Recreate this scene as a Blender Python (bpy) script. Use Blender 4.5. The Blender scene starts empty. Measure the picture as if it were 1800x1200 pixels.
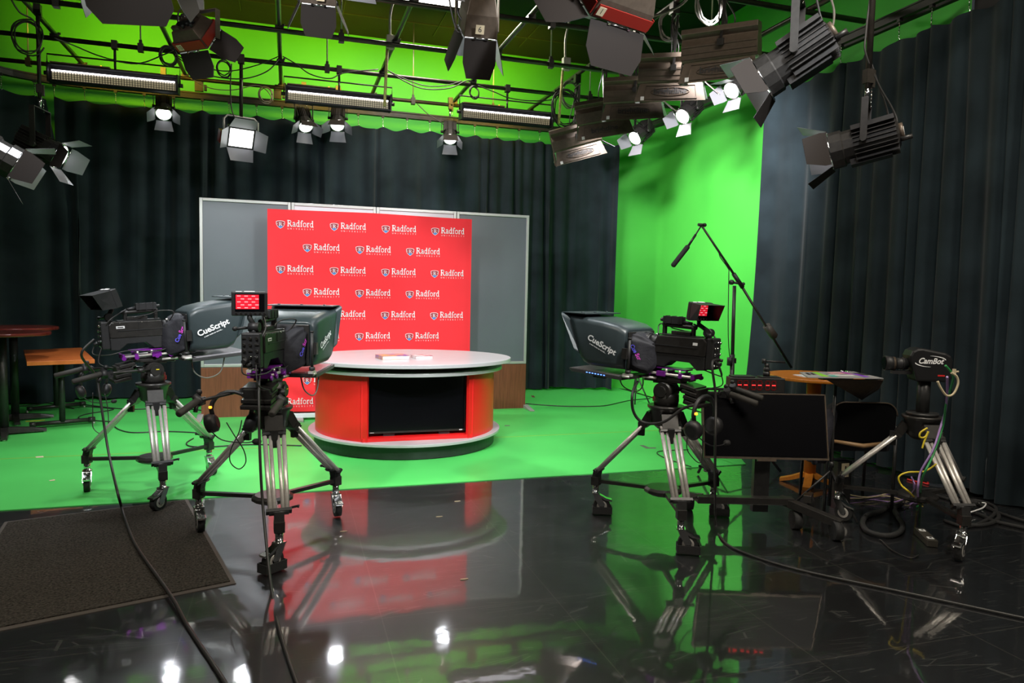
import bpy, bmesh, math, random
from math import sin, cos, pi, radians, sqrt, atan2, hypot
from mathutils import Vector, Matrix, Euler
random.seed(7)
sc = bpy.context.scene
COL = sc.collection
# ---------------------------------------------------------------- camera
FPX = 1246.6; CH = 1.48
PITCH, ROLL, YAW = radians(3.99), radians(1.19), radians(17.537)
_f = Vector((sin(YAW)*cos(PITCH), cos(YAW)*cos(PITCH), -sin(PITCH)))
_r = Vector((cos(YAW), -sin(YAW), 0)); _u = _r.cross(_f)
CR = _r*cos(ROLL)+_u*sin(ROLL); CU = _u*cos(ROLL)-_r*sin(ROLL); CF = _f
CAM = Vector((0, 0, CH))
cd = bpy.data.cameras.new('camera'); cam = bpy.data.objects.new('camera', cd); COL.objects.link(cam)
cd.sensor_width = 36; cd.lens = 36*FPX/1800; cd.clip_start = .05
M3 = Matrix((CR, CU, -CF)).transposed()
cam.matrix_world = Matrix.Translation(CAM) @ M3.to_4x4()
sc.camera = cam
# ---------------------------------------------------------------- world, exposure
w = bpy.data.worlds.new('world'); sc.world = w; w.use_nodes = True
w.node_tree.nodes['Background'].inputs[0].default_value = (.9, .95, 1, 1)
w.node_tree.nodes['Background'].inputs[1].default_value = 0.035
sc.view_settings.view_transform = 'Standard'; sc.view_settings.look = 'None'
sc.view_settings.gamma = 1; sc.view_settings.use_curve_mapping = False
sc.view_settings.exposure = 0.0
sc.cycles.max_bounces = 8; sc.cycles.use_denoising = True
# ---------------------------------------------------------------- lights: fixture beams and added fill
def area(loc, size, power, col=(1, 1, 1), aim=None, sy=None, spread=pi, name='ceiling_panel_light'):
    l = bpy.data.lights.new(name, 'AREA'); l.energy = power; l.color = col; l.size = size
    if sy: l.shape = 'RECTANGLE'; l.size_y = sy
    l.spread = spread
    o = bpy.data.objects.new(name, l); COL.objects.link(o); o.location = loc
    d = (Vector(aim)-Vector(loc)) if aim else Vector((0, 0, -1))
    o.rotation_euler = d.to_track_quat('-Z', 'Y').to_euler(); return o
def spot(loc, aim, power, col=(1, 1, 1), size=45, blend=.5, rad=.06, name='fixture_or_fill_beam'):
    l = bpy.data.lights.new(name, 'SPOT'); l.energy = power; l.color = col
    l.spot_size = radians(size); l.spot_blend = blend; l.shadow_soft_size = rad
    o = bpy.data.objects.new(name, l); COL.objects.link(o); o.location = loc
    o.rotation_euler = (Vector(aim)-Vector(loc)).to_track_quat('-Z', 'Y').to_euler(); return o
WARM = (1, .78, .55); COOL = (.9, .95, 1.0)
CEIL = 5.15
# spots added to brighten set, green walls, floor and drape, with no fixture modelled
spot((-1.2, 2.2, 3.9), (.8, 7.4, 1.0), 620, COOL, 62, .6, .12)
spot((2.6, 2.0, 3.9), (1.2, 7.2, .9), 500, COOL, 62, .6, .12)
spot((3.5, 5.4, 3.9), (5.4, 8.7, 1.5), 820, (1, .97, 1), 85, .9, .15)
spot((3.3, 7.6, 3.9), (5.3, 8.6, 1.8), 390, (1, .97, 1), 90, .9, .15)
spot((1.0, 8.5, 3.9), (3.4, 9.2, 0), 150, COOL, 90, .9, .15)
spot((-1.6, 6.3, 3.9), (-1.6, 7.2, 0), 330, COOL, 95, .9, .2)
spot((1.6, 4.6, 3.95), (1.6, 6.0, 0), 230, COOL, 100, .9, .2)
spot((1.6, 1.5, 3.9), (4.9, 5.2, 1.6), 90, (.95, .95, 1), 45, .9, .1)
# ---------------------------------------------------------------- pixel of the photograph -> point of the room
def ray(x, y): return CF + CR*((x-900)/FPX) - CU*((y-600)/FPX)
def PZ(x, y, z=0.0): d = ray(x, y); return CAM+d*((z-CH)/d.z)
def PY(x, y, Y): d = ray(x, y); return CAM+d*(Y/d.y)
def PX(x, y, X): d = ray(x, y); return CAM+d*(X/d.x)
def PD(x, y, D): return CAM+ray(x, y)*D
# ---------------------------------------------------------------- materials
MATS = {}
def mat(name, col, rough=.5, metal=0, spec=.5, noise=0, scale=20, bump=0, bscale=60, emit=None, es=0, coat=0, sheen=0, col2=None, stretch=None, aniso=0):
    if name in MATS: return MATS[name]
    m = bpy.data.materials.new(name); m.use_nodes = True; nt = m.node_tree; b = nt.nodes['Principled BSDF']
    b.inputs['Base Color'].default_value = (*col, 1); b.inputs['Roughness'].default_value = rough
    b.inputs['Metallic'].default_value = metal; b.inputs['Specular IOR Level'].default_value = spec
    b.inputs['Coat Weight'].default_value = coat; b.inputs['Sheen Weight'].default_value = sheen
    tc = nt.nodes.new('ShaderNodeTexCoord'); mp = nt.nodes.new('ShaderNodeMapping'); nt.links.new(tc.outputs['Object'], mp.inputs[0])
    if stretch: mp.inputs['Scale'].default_value = stretch
    if noise or col2:
        n = nt.nodes.new('ShaderNodeTexNoise'); n.inputs['Scale'].default_value = scale; n.inputs['Detail'].default_value = 4
        nt.links.new(mp.outputs[0], n.inputs[0])
        r = nt.nodes.new('ShaderNodeValToRGB'); r.color_ramp.elements[0].position = .3; r.color_ramp.elements[1].position = .7
        a = col; c = col2 or tuple(min(1, k*(1+noise)) for k in col)
        a = col if col2 else tuple(k*(1-noise) for k in col)
        r.color_ramp.elements[0].color = (*a, 1); r.color_ramp.elements[1].color = (*c, 1)
        nt.links.new(n.outputs[0], r.inputs[0]); nt.links.new(r.outputs[0], b.inputs['Base Color'])
    if bump:
        n2 = nt.nodes.new('ShaderNodeTexNoise'); n2.inputs['Scale'].default_value = bscale; n2.inputs['Detail'].default_value = 3
        nt.links.new(mp.outputs[0], n2.inputs[0]); bp = nt.nodes.new('ShaderNodeBump'); bp.inputs['Strength'].default_value = bump; bp.inputs['Distance'].default_value = .01
        nt.links.new(n2.outputs[0], bp.inputs['Height']); nt.links.new(bp.outputs[0], b.inputs['Normal'])
    if emit: b.inputs['Emission Color'].default_value = (*emit, 1); b.inputs['Emission Strength'].default_value = es
    MATS[name] = m; return m
green = mat('chroma_green_paint', (.085, .58, .07), .55, spec=.3, noise=.05, scale=1.2)
ceilm = mat('dark_ceiling_paint', (.0025, .008, .002), .85, noise=.4, scale=3)
blackp = mat('black_powder_coat', (.018, .018, .018), .42, noise=.25, scale=30)
blackm = mat('satin_black_metal', (.03, .028, .026), .35, metal=.3, noise=.2, scale=40)
plast = mat('black_plastic', (.015, .015, .016), .5, noise=.2, scale=50)
glossb = mat('gloss_black_screen', (.003, .003, .004), .15, spec=.3)
rubber = mat('black_rubber', (.012, .012, .012), .75, bump=.2)
cablem = mat('black_cable_jacket', (.022, .021, .02), .5)
greyc = mat('grey_cable_jacket', (.16, .15, .13), .5)
alum = mat('brushed_aluminium', (.66, .63, .59), .38, metal=.55, noise=.08, scale=60)
chrome = mat('bright_chrome', (.75, .75, .75), .15, metal=1)
steelg = mat('grey_track_metal', (.022, .022, .021), .5, metal=.2, noise=.2)
pipe_m = mat('black_steel_pipe', (.035, .03, .024), .36, metal=.4, noise=.3, scale=25)
velvet = mat('black_velour', (.015, .0235, .028), .9, spec=.1, noise=.35, scale=2.5, sheen=.10, bump=.15, bscale=300)
velvetr = velvet
redc = mat('red_banner_fabric', (.88, .035, .045), .7, spec=.2, noise=.03, scale=3)
white_ink = mat('white_ink', (.85, .85, .85), .6)
blue_ink = mat('blue_ink', (.05, .22, .6), .6)
dred_ink = mat('dark_red_ink', (.34, .02, .03), .6)
redl = mat('red_laminate', (.72, .012, .012), .38, noise=.03, scale=4)
greyl = mat('grey_laminate', (.42, .4, .41), .3, noise=.04, scale=6)
flatg = mat('grey_panel_laminate', (.12, .135, .15), .38, noise=.05, scale=2)
flatw = mat('white_frosted_panel', (.75, .78, .82), .4)
flatf = mat('silver_panel_frame', (.45, .45, .42), .4, metal=.4)
wood = mat('walnut_laminate', (.12, .036, .017), .4, col2=(.20, .062, .03), scale=5, stretch=(9, 9, .7))
cherry = mat('cherry_tabletop', (.42, .1, .022), .3, col2=(.55, .15, .035), scale=4, stretch=(2, 8, 2))
mahog = mat('dark_mahogany_tabletop', (.085, .014, .01), .22, col2=(.14, .02, .014), scale=5)
amber = mat('amber_wood', (.5, .15, .012), .35, col2=(.62, .22, .025), scale=6, stretch=(2, 9, 2))
plinthm = mat('dark_plinth_laminate', (.022, .026, .024), .45, noise=.2, scale=8)
hoodm = mat('dark_slate_hood_plastic', (.03, .042, .045), .36, noise=.05, bump=.06, bscale=400)
nylon = mat('black_nylon_cloth', (.014, .014, .019), .7, bump=.4, bscale=25)
purple = mat('anodised_purple', (.28, .03, .42), .35, metal=.5)
redm = mat('red_metal', (.26, .016, .010), .4)
brown = mat('bronze_grey_metal', (.10, .075, .055), .4, metal=.35, noise=.15, scale=30)
silverp = mat('textured_silver_sheet', (.62, .63, .66), .4, metal=.5, noise=.12, scale=150, bump=.4, bscale=200)
doorm = mat('barndoor_black', (.016, .012, .010), .7, spec=.2)
doorw = mat('barndoor_lit_inside', (.20, .20, .22), .45)  # paler than the outside, the lamp's light put into the colour
grip = mat('dark_foam_grip', (.03, .027, .023), .7)
paper = mat('white_paper', (.8, .8, .8), .7)
tape = mat('cream_tape_label', (.6, .5, .33), .6)
yellow = mat('yellow_plastic', (.75, .6, .02), .4)
lens_on = mat('lit_lens', (.9, .9, .9), .3, emit=(1, .98, 1.0), es=5)
panel_on = mat('lit_panel', (.9, .9, .9), .3, emit=(1, 1, 1), es=5)
tube_on = mat('lit_fluorescent_tube', (.9, .9, .9), .3, emit=(1, .95, .85), es=10)
strip_on = mat('lit_led_row', (.9, .9, .9), .3, emit=(.95, .9, 1), es=5)
louvre = mat('pale_louvre_cells', (.55, .52, .42), .35, emit=(1, .85, .5), es=.22)
led_red = mat('lit_red_digit', (.5, .01, .01), .4, emit=(1, .03, .03), es=3)
led_dim = mat('faint_glow_red_digit', (.10, .004, .004), .4, emit=(1, .02, .02), es=.05)  # unlit segments, given a faint glow so they show dark red
blue_on = mat('lit_blue_light', (.05, .1, .8), .4, emit=(.1, .25, 1), es=4)
orange_on = mat('lit_orange_lamp', (.8, .2, .02), .4, emit=(1, .3, .02), es=3)
screen_red = mat('lit_red_picture', (.4, .01, .02), .4, emit=(.75, .012, .03), es=.9)
screen_white = mat('lit_white_picture', (.5, .5, .5), .4, emit=(1, .9, .9), es=.9)
# ---------------------------------------------------------------- mesh helper
class MB:
    def __init__(s): s.bm = bmesh.new(); s.k = 0; s.mats = []
    def use(s, m):
        if m not in s.mats: s.mats.append(m)
        s.k = s.mats.index(m); return s
    def _fin(s, vs, fs, M=None):
        V = [s.bm.verts.new(M @ Vector(v) if M else v) for v in vs]; out = []
        for f in fs:
            try: F = s.bm.faces.new([V[i] for i in f]); F.material_index = s.k; F.smooth = False; out.append(F)
            except ValueError: pass
        return out
    def box(s, c, d, R=None, M=None):
        c = Vector(c); x, y, z = (k/2 for k in d)
        vs = [Vector((i*x, j*y, k*z)) for i in (-1, 1) for j in (-1, 1) for k in (-1, 1)]
        if R is not None: vs = [R @ v for v in vs]
        vs = [v+c for v in vs]
        s._fin(vs, [(0, 1, 3, 2), (4, 6, 7, 5), (0, 4, 5, 1), (2, 3, 7, 6), (0, 2, 6, 4), (1, 5, 7, 3)], M); return s
    def bar(s, a, b, w_, h_, M=None):
        a = Vector(a); b = Vector(b); d = b-a
        R = d.to_track_quat('X', 'Z').to_matrix(); return s.box((a+b)/2, (d.length, w_, h_), R, M)
    def cyl(s, a, b, r, r2=None, n=12, caps=True, M=None):
        return s.tube([a, b], [r, r if r2 is None else r2], n, caps, M)
    def tube(s, pts, r, n=8, caps=True, M=None, closed=False):
        P = [Vector(p) for p in pts]; rs = r if isinstance(r, (list, tuple)) else [r]*len(P)
        rings = []; up = None
        for i, p in enumerate(P):
            if closed: t = P[(i+1) % len(P)]-P[i-1]
            else: t = P[min(i+1, len(P)-1)]-P[max(i-1, 0)]
            if t.length < 1e-9: t = Vector((0, 0, 1))
            t.normalize()
            if up is None:
                up = Vector((0, 0, 1)) if abs(t.z) < .9 else Vector((1, 0, 0))
            a = up-t*up.dot(t)
            if a.length < 1e-6: a = t.orthogonal()
            a.normalize(); up = a; b = t.cross(a)
            ring = []
            for k in range(n):
                q = p+(a*cos(2*pi*k/n)+b*sin(2*pi*k/n))*rs[i]
                ring.append(s.bm.verts.new(M @ q if M else q))
            rings.append(ring)
        m = len(rings)
        for i in range(m if closed else m-1):
            A, B = rings[i], rings[(i+1) % m]
            for k in range(n):
                F = s.bm.faces.new((A[k], A[(k+1) % n], B[(k+1) % n], B[k])); F.material_index = s.k; F.smooth = True
        if caps and not closed:
            for ring, rv in ((rings[0], True), (rings[-1], False)):
                F = s.bm.faces.new(list(reversed(ring)) if rv else ring); F.material_index = s.k
        return s
    def prism(s, poly, a, b, M=None, plane='xz'):
        n = len(poly)
        def v(p, t): return {'xz': (p[0], t, p[1]), 'xy': (p[0], p[1], t), 'yz': (t, p[0], p[1])}[plane]
        vs = [v(p, a) for p in poly]+[v(p, b) for p in poly]
        fs = [tuple(range(n)), tuple(range(2*n-1, n-1, -1))]+[(i, i+n, (i+1) % n+n, (i+1) % n) for i in range(n)]
        s._fin(vs, fs, M); return s
    def plate(s, quad, t, M=None):
        q = [Vector(p) for p in quad]; nrm = (q[1]-q[0]).cross(q[2]-q[0]).normalized()*t
        n = len(q); vs = q+[p+nrm for p in q]
        fs = [tuple(range(n)), tuple(range(2*n-1, n-1, -1))]+[(i, i+n, (i+1) % n+n, (i+1) % n) for i in range(n)]
        s._fin(vs, fs, M); return s
    def loft(s, rings, caps=True, M=None, smooth=True):
        R = [[s.bm.verts.new(M @ Vector(p) if M else p) for p in r] for r in rings]; n = len(R[0])
        for A, B in zip(R, R[1:]):
            for k in range(n):
                F = s.bm.faces.new((A[k], A[(k+1) % n], B[(k+1) % n], B[k])); F.material_index = s.k; F.smooth = smooth
        if caps:
            for r in (R[0][::-1], R[-1]): F = s.bm.faces.new(r); F.material_index = s.k
        return s
    def sphere(s, c, r, n=12, sc3=(1, 1, 1), M=None):
        c = Vector(c); rings = []
        for i in range(1, n//2):
            th = pi*i/(n//2); rings.append([c+Vector((r*sc3[0]*sin(th)*cos(2*pi*k/n), r*sc3[1]*sin(th)*sin(2*pi*k/n), r*sc3[2]*cos(th))) for k in range(n)])
        return s.loft(rings, True, M)
    def grid(s, P, M=None):
        V = [[s.bm.verts.new(p) for p in row] for row in P]
        for i in range(len(V)-1):
            for j in range(len(V[0])-1):
                F = s.bm.faces.new((V[i][j], V[i][j+1], V[i+1][j+1], V[i+1][j])); F.material_index = s.k; F.smooth = True
        return s
    def text(s, txt, size, M, th=.0008, bold=0, shear=0, align='CENTER'):
        cu = bpy.data.curves.new('lettering', 'FONT'); cu.body = txt; cu.size = size; cu.align_x = align; cu.align_y = 'CENTER'
        cu.offset = bold; cu.shear = shear; cu.resolution_u = 3
        o = bpy.data.objects.new('lettering', cu); COL.objects.link(o)
        dg = bpy.context.evaluated_depsgraph_get(); me = bpy.data.meshes.new_from_object(o.evaluated_get(dg))
        V = [s.bm.verts.new(M @ Vector((v.co.x, v.co.y, th))) for v in me.vertices]
        for p in me.polygons:
            try: F = s.bm.faces.new([V[i] for i in p.vertices]); F.material_index = s.k
            except ValueError: pass
        bpy.data.objects.remove(o); bpy.data.curves.remove(cu); bpy.data.meshes.remove(me); return s
    def build(s, name, m=None, parent=None, bevel=0, loc=None, solid=0, fixn=True):
        if fixn: bmesh.ops.recalc_face_normals(s.bm, faces=s.bm.faces)
        me = bpy.data.meshes.new(name); s.bm.to_mesh(me); s.bm.free()
        ms = [m] if m else s.mats
        for k in ms: me.materials.append(k)
        o = bpy.data.objects.new(name, me); COL.objects.link(o)
        if parent: o.parent = parent
        if loc is not None: o.location = loc
        if bevel:
            bv = o.modifiers.new('bevel', 'BEVEL'); bv.width = bevel; bv.segments = 2; bv.limit_method = 'ANGLE'; bv.angle_limit = radians(40)
        if solid:
            sm = o.modifiers.new('solid', 'SOLIDIFY'); sm.thickness = solid; sm.offset = 0
        return o
def tag(o, label, cat, group=None):
    o['label'] = label; o['category'] = cat
    if group: o['group'] = group
    return o
def thing(name, label, cat, loc=(0, 0, 0), rz=0, group=None):
    o = bpy.data.objects.new(name, None); COL.objects.link(o); o.location = loc; o.rotation_euler = (0, 0, rz)
    o.empty_display_size = .1
    return tag(o, label, cat, group)
def struct(o): o['kind'] = 'structure'; return o
def T(x, y, z): return Matrix.Translation((x, y, z))
def RX(a): return Matrix.Rotation(a, 4, 'X')
def RY(a): return Matrix.Rotation(a, 4, 'Y')
def RZ(a): return Matrix.Rotation(a, 4, 'Z')
def smooth_path(pts, k=6, closed=False):
    P = [Vector(p) for p in pts]; out = []; n = len(P)
    rng = range(n if closed else n-1)
    for i in rng:
        p0 = P[(i-1) % n] if closed else P[max(i-1, 0)]; p1 = P[i]; p2 = P[(i+1) % n]; p3 = P[(i+2) % n] if closed else P[min(i+2, n-1)]
        for j in range(k):
            t = j/k; t2 = t*t; t3 = t2*t
            out.append(.5*((2*p1)+(p2-p0)*t+(2*p0-5*p1+4*p2-p3)*t2+(3*p1-p0-3*p2+p3)*t3))
    if not closed: out.append(P[-1])
    return out
# ================================================================= ROOM
def floor_mat():
    m = bpy.data.materials.new('polished_black_tile'); m.use_nodes = True; nt = m.node_tree; b = nt.nodes['Principled BSDF']; L = nt.links.new
    tc = nt.nodes.new('ShaderNodeTexCoord')
    n = nt.nodes.new('ShaderNodeTexNoise'); n.inputs['Scale'].default_value = 1.6; n.inputs['Detail'].default_value = 6; L(tc.outputs['Object'], n.inputs[0])
    r = nt.nodes.new('ShaderNodeValToRGB'); r.color_ramp.elements[0].color = (.004, .004, .0045, 1); r.color_ramp.elements[1].color = (.010, .0105, .012, 1); L(n.outputs[0], r.inputs[0])
    mp = nt.nodes.new('ShaderNodeMapping'); mp.inputs['Location'].default_value = (-.40, -3.13, 0); L(tc.outputs['Object'], mp.inputs[0])
    br = nt.nodes.new('ShaderNodeTexBrick'); br.offset = 0; br.inputs['Scale'].default_value = 1; br.inputs['Brick Width'].default_value = .835; br.inputs['Row Height'].default_value = .835
    br.inputs['Mortar Size'].default_value = .003; br.inputs['Color1'].default_value = (0, 0, 0, 1); br.inputs['Color2'].default_value = (0, 0, 0, 1); br.inputs['Mortar'].default_value = (1, 1, 1, 1)
    L(mp.outputs[0], br.inputs[0])
    mx = nt.nodes.new('ShaderNodeMixRGB'); mx.inputs[2].default_value = (.030, .028, .025, 1); L(br.outputs['Color'], mx.inputs[0]); L(r.outputs[0], mx.inputs[1])
    # fine scratches: thin voronoi edges of stretched cells
    acc = None
    for ang, sx in ((.5, 1.1), (-.7, 1.4), (1.3, .9)):
        mm = nt.nodes.new('ShaderNodeMapping'); mm.inputs['Rotation'].default_value = (0, 0, ang); mm.inputs['Scale'].default_value = (sx*.7, 7, 1); L(tc.outputs['Object'], mm.inputs[0])
        v = nt.nodes.new('ShaderNodeTexVoronoi'); v.feature = 'DISTANCE_TO_EDGE'; v.inputs['Scale'].default_value = 1.3; L(mm.outputs[0], v.inputs[0])
        c = nt.nodes.new('ShaderNodeMath'); c.operation = 'LESS_THAN'; c.inputs[1].default_value = .006; L(v.outputs[0], c.inputs[0])
        if acc: a = nt.nodes.new('ShaderNodeMath'); a.operation = 'MAXIMUM'; L(acc.outputs[0], a.inputs[0]); L(c.outputs[0], a.inputs[1]); acc = a
        else: acc = c
    ns = nt.nodes.new('ShaderNodeTexNoise'); ns.inputs['Scale'].default_value = 3.5; L(tc.outputs['Object'], ns.inputs[0])
    g = nt.nodes.new('ShaderNodeMath'); g.operation = 'GREATER_THAN'; g.inputs[1].default_value = .53; L(ns.outputs[0], g.inputs[0])
    mu = nt.nodes.new('ShaderNodeMath'); mu.operation = 'MULTIPLY'; L(acc.outputs[0], mu.inputs[0]); L(g.outputs[0], mu.inputs[1])
    mu2 = nt.nodes.new('ShaderNodeMath'); mu2.operation = 'MULTIPLY'; mu2.inputs[1].default_value = .45; L(mu.outputs[0], mu2.inputs[0])
    m2 = nt.nodes.new('ShaderNodeMixRGB'); m2.inputs[2].default_value = (.07, .07, .065, 1); L(mu2.outputs[0], m2.inputs[0]); L(mx.outputs[0], m2.inputs[1])
    L(m2.outputs[0], b.inputs['Base Color'])
    rr = nt.nodes.new('ShaderNodeMapRange'); rr.inputs['To Min'].default_value = .32; rr.inputs['To Max'].default_value = .50; b.inputs['IOR'].default_value = 1.5; b.inputs['Coat Weight'].default_value = 1; b.inputs['Coat Roughness'].default_value = .045; b.inputs['Coat IOR'].default_value = 2.1
    n3 = nt.nodes.new('ShaderNodeTexNoise'); n3.inputs['Scale'].default_value = 5; n3.inputs['Detail'].default_value = 8; L(tc.outputs['Object'], n3.inputs[0]); L(n3.outputs[0], rr.inputs['Value'])
    L(rr.outputs[0], b.inputs['Roughness']); b.inputs['Specular IOR Level'].default_value = .5
    n4 = nt.nodes.new('ShaderNodeTexNoise'); n4.inputs['Scale'].default_value = 9; L(tc.outputs['Object'], n4.inputs[0])
    bp = nt.nodes.new('ShaderNodeBump'); bp.inputs['Strength'].default_value = .02; bp.inputs['Distance'].default_value = .02; L(n4.outputs[0], bp.inputs['Height']); L(bp.outputs[0], b.inputs['Normal']); L(bp.outputs[0], b.inputs['Coat Normal'])
    return m
fm = floor_mat()
struct(MB().box((.8, 3.6, -.05), (9.8, 15.4, .1)).build('floor', fm))
# painted green floor: thin sheet over the tiles, slightly glossy
def greenfloor_mat():
    m = mat('green_floor_paint', (.075, .50, .10), .42, spec=.35, noise=.10, scale=1.1); return m
gf = greenfloor_mat()
gy = 5.27
struct(MB().prism([(-3.95, gy), (3.86, gy), (4.62, 7.0), (4.95, 7.0), (4.95, 11.1), (-3.95, 11.1)], .0005, .006, plane='xy').build('floor_green_paint', gf))
seam = mat('worn_olive_seam', (.16, .42, .05), .6)
b = MB()
b.box((.06, 6.82, .0068), (8.0, .022, .0012)); struct(b.build('trim_1', seam))
# cyclorama: cove + wall swept along back and right, round corner
XR, YB, RC = 5.52, 10.8, 1.0
def cyc(path, name):
    prof = [(-.5, .0075)]+[(-.5+.5*sin(a), .5075-.5*cos(a)) for a in [pi/2*i/8 for i in range(1, 9)]]+[(0, 2.5), (0, CEIL)]
    P = []
    for (x, y), (nx, ny) in path: P.append([(x+nx*d, y+ny*d, z) for d, z in prof])
    return struct(MB().use(green).grid(P).build(name, green, fixn=False))
cyc([((-4.0, YB), (0, 1)), ((0, YB), (0, 1)), ((XR-RC, YB), (0, 1))], 'wall_back')
corner = [((XR-RC+RC*sin(a), YB-RC+RC*cos(a)), (sin(a), cos(a))) for a in [pi/2*i/12 for i in range(13)]]
cyc(corner+[((XR, 8.0), (1, 0)), ((XR, 4.75), (1, 0))], 'wall_right')
dark = mat('dark_studio_wall', (.03, .03, .03), .8, noise=.3, scale=3)
struct(MB().box((5.6, .4, CEIL/2), (.1, 8.7, CEIL)).build('wall_right', dark))
struct(MB().box((-4.05, 3.4, CEIL/2), (.1, 15, CEIL)).build('wall_left', dark))
struct(MB().box((.75, -4.05, CEIL/2), (9.7, .1, CEIL)).build('wall_front', dark))
b = MB().box((.75, 3.4, CEIL+.05), (9.7, 15, .1)); struct(b.build('ceiling', ceilm))
b = MB()
for k in range(6): b.box((.75, 10.0-1.6*k, CEIL-.006), (9.4, .012, .012))
for k in range(7): b.box((-3.2+1.3*k, 3.4, CEIL-.006), (.012, 14, .012))
struct(b.build('trim_2', mat('ceiling_joint', (.02, .04, .012), .9)))
# ---------------------------------------------------------------- curtains and tracks
def path_pts(ctrl, step=.016):
    P = smooth_path([(x, y, 0) for x, y in ctrl], 40); out = [P[0]]; acc = 0
    L = [0]
    for a, b_ in zip(P, P[1:]): L.append(L[-1]+(b_-a).length)
    n = int(L[-1]/step); j = 0; out = []
    for i in range(n+1):
        s_ = L[-1]*i/n
        while j < len(L)-2 and L[j+1] < s_: j += 1
        t = (s_-L[j])/max(1e-9, L[j+1]-L[j]); out.append((s_, P[j].lerp(P[j+1], t)))
    return out
def curtain(ctrl, ztop, zbot, label, seed, amp=.055, pitch=.24, fade=1.0, rail_z=3.86, group=None, pitchy=None, lean=None):
    rnd = random.Random(seed); pts = path_pts(ctrl); n = len(pts); Ltot = pts[-1][0]
    nf = max(3, int(Ltot/pitch)); fx = [0]
    for i in range(nf): fx.append(fx[-1]+rnd.uniform(.45, 1.6))
    fx = [f*Ltot/fx[-1] for f in fx]; am = [rnd.uniform(.35, 1.15) for _ in fx]; ph = [rnd.uniform(-.05, .05) for _ in fx]
    rows = [0, .012, .04, .1, .2, .35, .5, .65, .8, .92, 1]
    t = thing('curtain', label, 'curtain', (pts[n//2][1].x, pts[n//2][1].y, 0), group=group)
    o0 = t.location
    P = []
    for v in rows:
        row = []; j = 0
        for i, (s_, p) in enumerate(pts):
            while j < nf-1 and fx[j+1] < s_: j += 1
            q = (s_-fx[j])/(fx[j+1]-fx[j])
            a = pts[max(i-1, 0)][1]; b_ = pts[min(i+1, n-1)][1]; tn = (b_-a).normalized(); nm = Vector((-tn.y, tn.x, 0))
            sh = (sin(2*pi*q-pi/2)+1)/2
            A = (am[j]*(1-q)+am[j+1]*q)
            off = A*amp*(.55+.75*v)*(sh**1.4*2-1) + .012*sin(s_*31+v*3+seed)*v+.02*sin(s_*2.3+v*2)
            hp = s_/(.165); sag = .035*abs(sin(pi*hp/2.0))**1.2
            z = ztop-(sag if v == 0 else sag*max(0, 1-v*8)) if v < .2 else 0
            z = (ztop-sag)*(1-v)+zbot*v
            if v > .9: z += .012*sin(s_*9+seed)
            q_ = p+nm*off+tn*(ph[j]*v)
            if lean: q_ += Vector(lean(v, s_/Ltot))
            row.append((q_.x-o0.x, q_.y-o0.y, z))
        P.append(row)
    MB().use(velvet).grid(P).build('drape', velvet, t, fixn=False)
    k = 0; s_ = .0
    while s_ < Ltot:
        idx = min(n-1, int(s_/Ltot*(n-1))); p = pts[idx][1]; x, y = p.x-o0.x, p.y-o0.y
        h = MB(); h.use(chrome).tube([(x, y, ztop-.02), (x+.012, y, ztop), (x, y, ztop+.02), (x-.006, y, ztop+.01)], .0035, 5)
        for c in range(5): h.tube([(x+.006*(c % 2), y, ztop+.02+c*(rail_z-ztop-.02)/5), (x-.006*(c % 2), y, ztop+.02+(c+1)*(rail_z-ztop-.02)/5)], .004, 5)
        h.use(steelg).box((x, y, rail_z), (.035, .03, .03)); h.build('hook', None, t)
        s_ += .33
    return t
TR = [(-3.55, 7.2), (-3.5, 8.6), (-3.28, 9.6), (-2.7, 10.02), (-1.5, 10.1), (1, 10.1), (3.8, 10.1), (4.5, 9.95), (4.88, 9.5), (4.98, 8.6), (4.98, 6), (4.98, 3), (4.98, -3)]
def rail(off, z, label, h=.075, grp=None):
    P = path_pts(TR, .12); R = []
    for i, (s_, p) in enumerate(P):
        a = P[max(i-1, 0)][1]; b_ = P[min(i+1, len(P)-1)][1]; tn = (b_-a).normalized(); nm = Vector((-tn.y, tn.x, 0))
        c = p+nm*off
        prof = [(-.022, 0), (-.022, .012), (-.014, .016), (-.014, h-.016), (-.022, h-.012), (-.022, h), (.022, h), (.022, h-.012), (.014, h-.016), (.014, .016), (.022, .012), (.022, 0)]
        R.append([(c.x+nm.x*a_, c.y+nm.y*a_, z+zz) for a_, zz in prof])
    o = MB().loft(R, smooth=False).build('curtain_track', steelg)
    return tag(o, label, 'curtain track')
rail(0.0, 3.87, 'inner black curtain rail that carries the black drapes around the studio')
rail(.16, 3.90, 'outer empty curtain rail running beside the one that carries the drapes', .09)
curtain([(-3.55, 7.2), (-3.5, 8.6), (-3.28, 9.6), (-2.78, 10.0)], 3.70, .02, 'narrow black drape at the far left behind the round tables, beside a green gap', 3, lean=lambda v, u: (.20*min(1, v*3.2)*max(0, (u-.85)/.15), -.05*min(1, v*3)*max(0, (u-.85)/.15), 0))
def lean_l(v, u): return (0, 0, 0)
curtain([(-2.7, 10.04), (-1.5, 10.1), (1, 10.1), (3.8, 10.1), (4.3, 10.03), (4.72, 9.78)], 3.72, .035, 'long black drape across the back wall behind the grey set panels', 11)
curtain([(4.88, 6.60), (4.98, 6.2), (4.98, 5.6), (4.98, 4.4), (4.98, 3), (4.98, -2.5)], 3.70, .02, 'long black drape along the right wall beside the bright green wall', 23, pitch=.21, amp=.055, lean=lambda v, u: (-.05*v**4*max(0, 1-u*9), .09*v**4*max(0, 1-u*9), 0))
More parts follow.
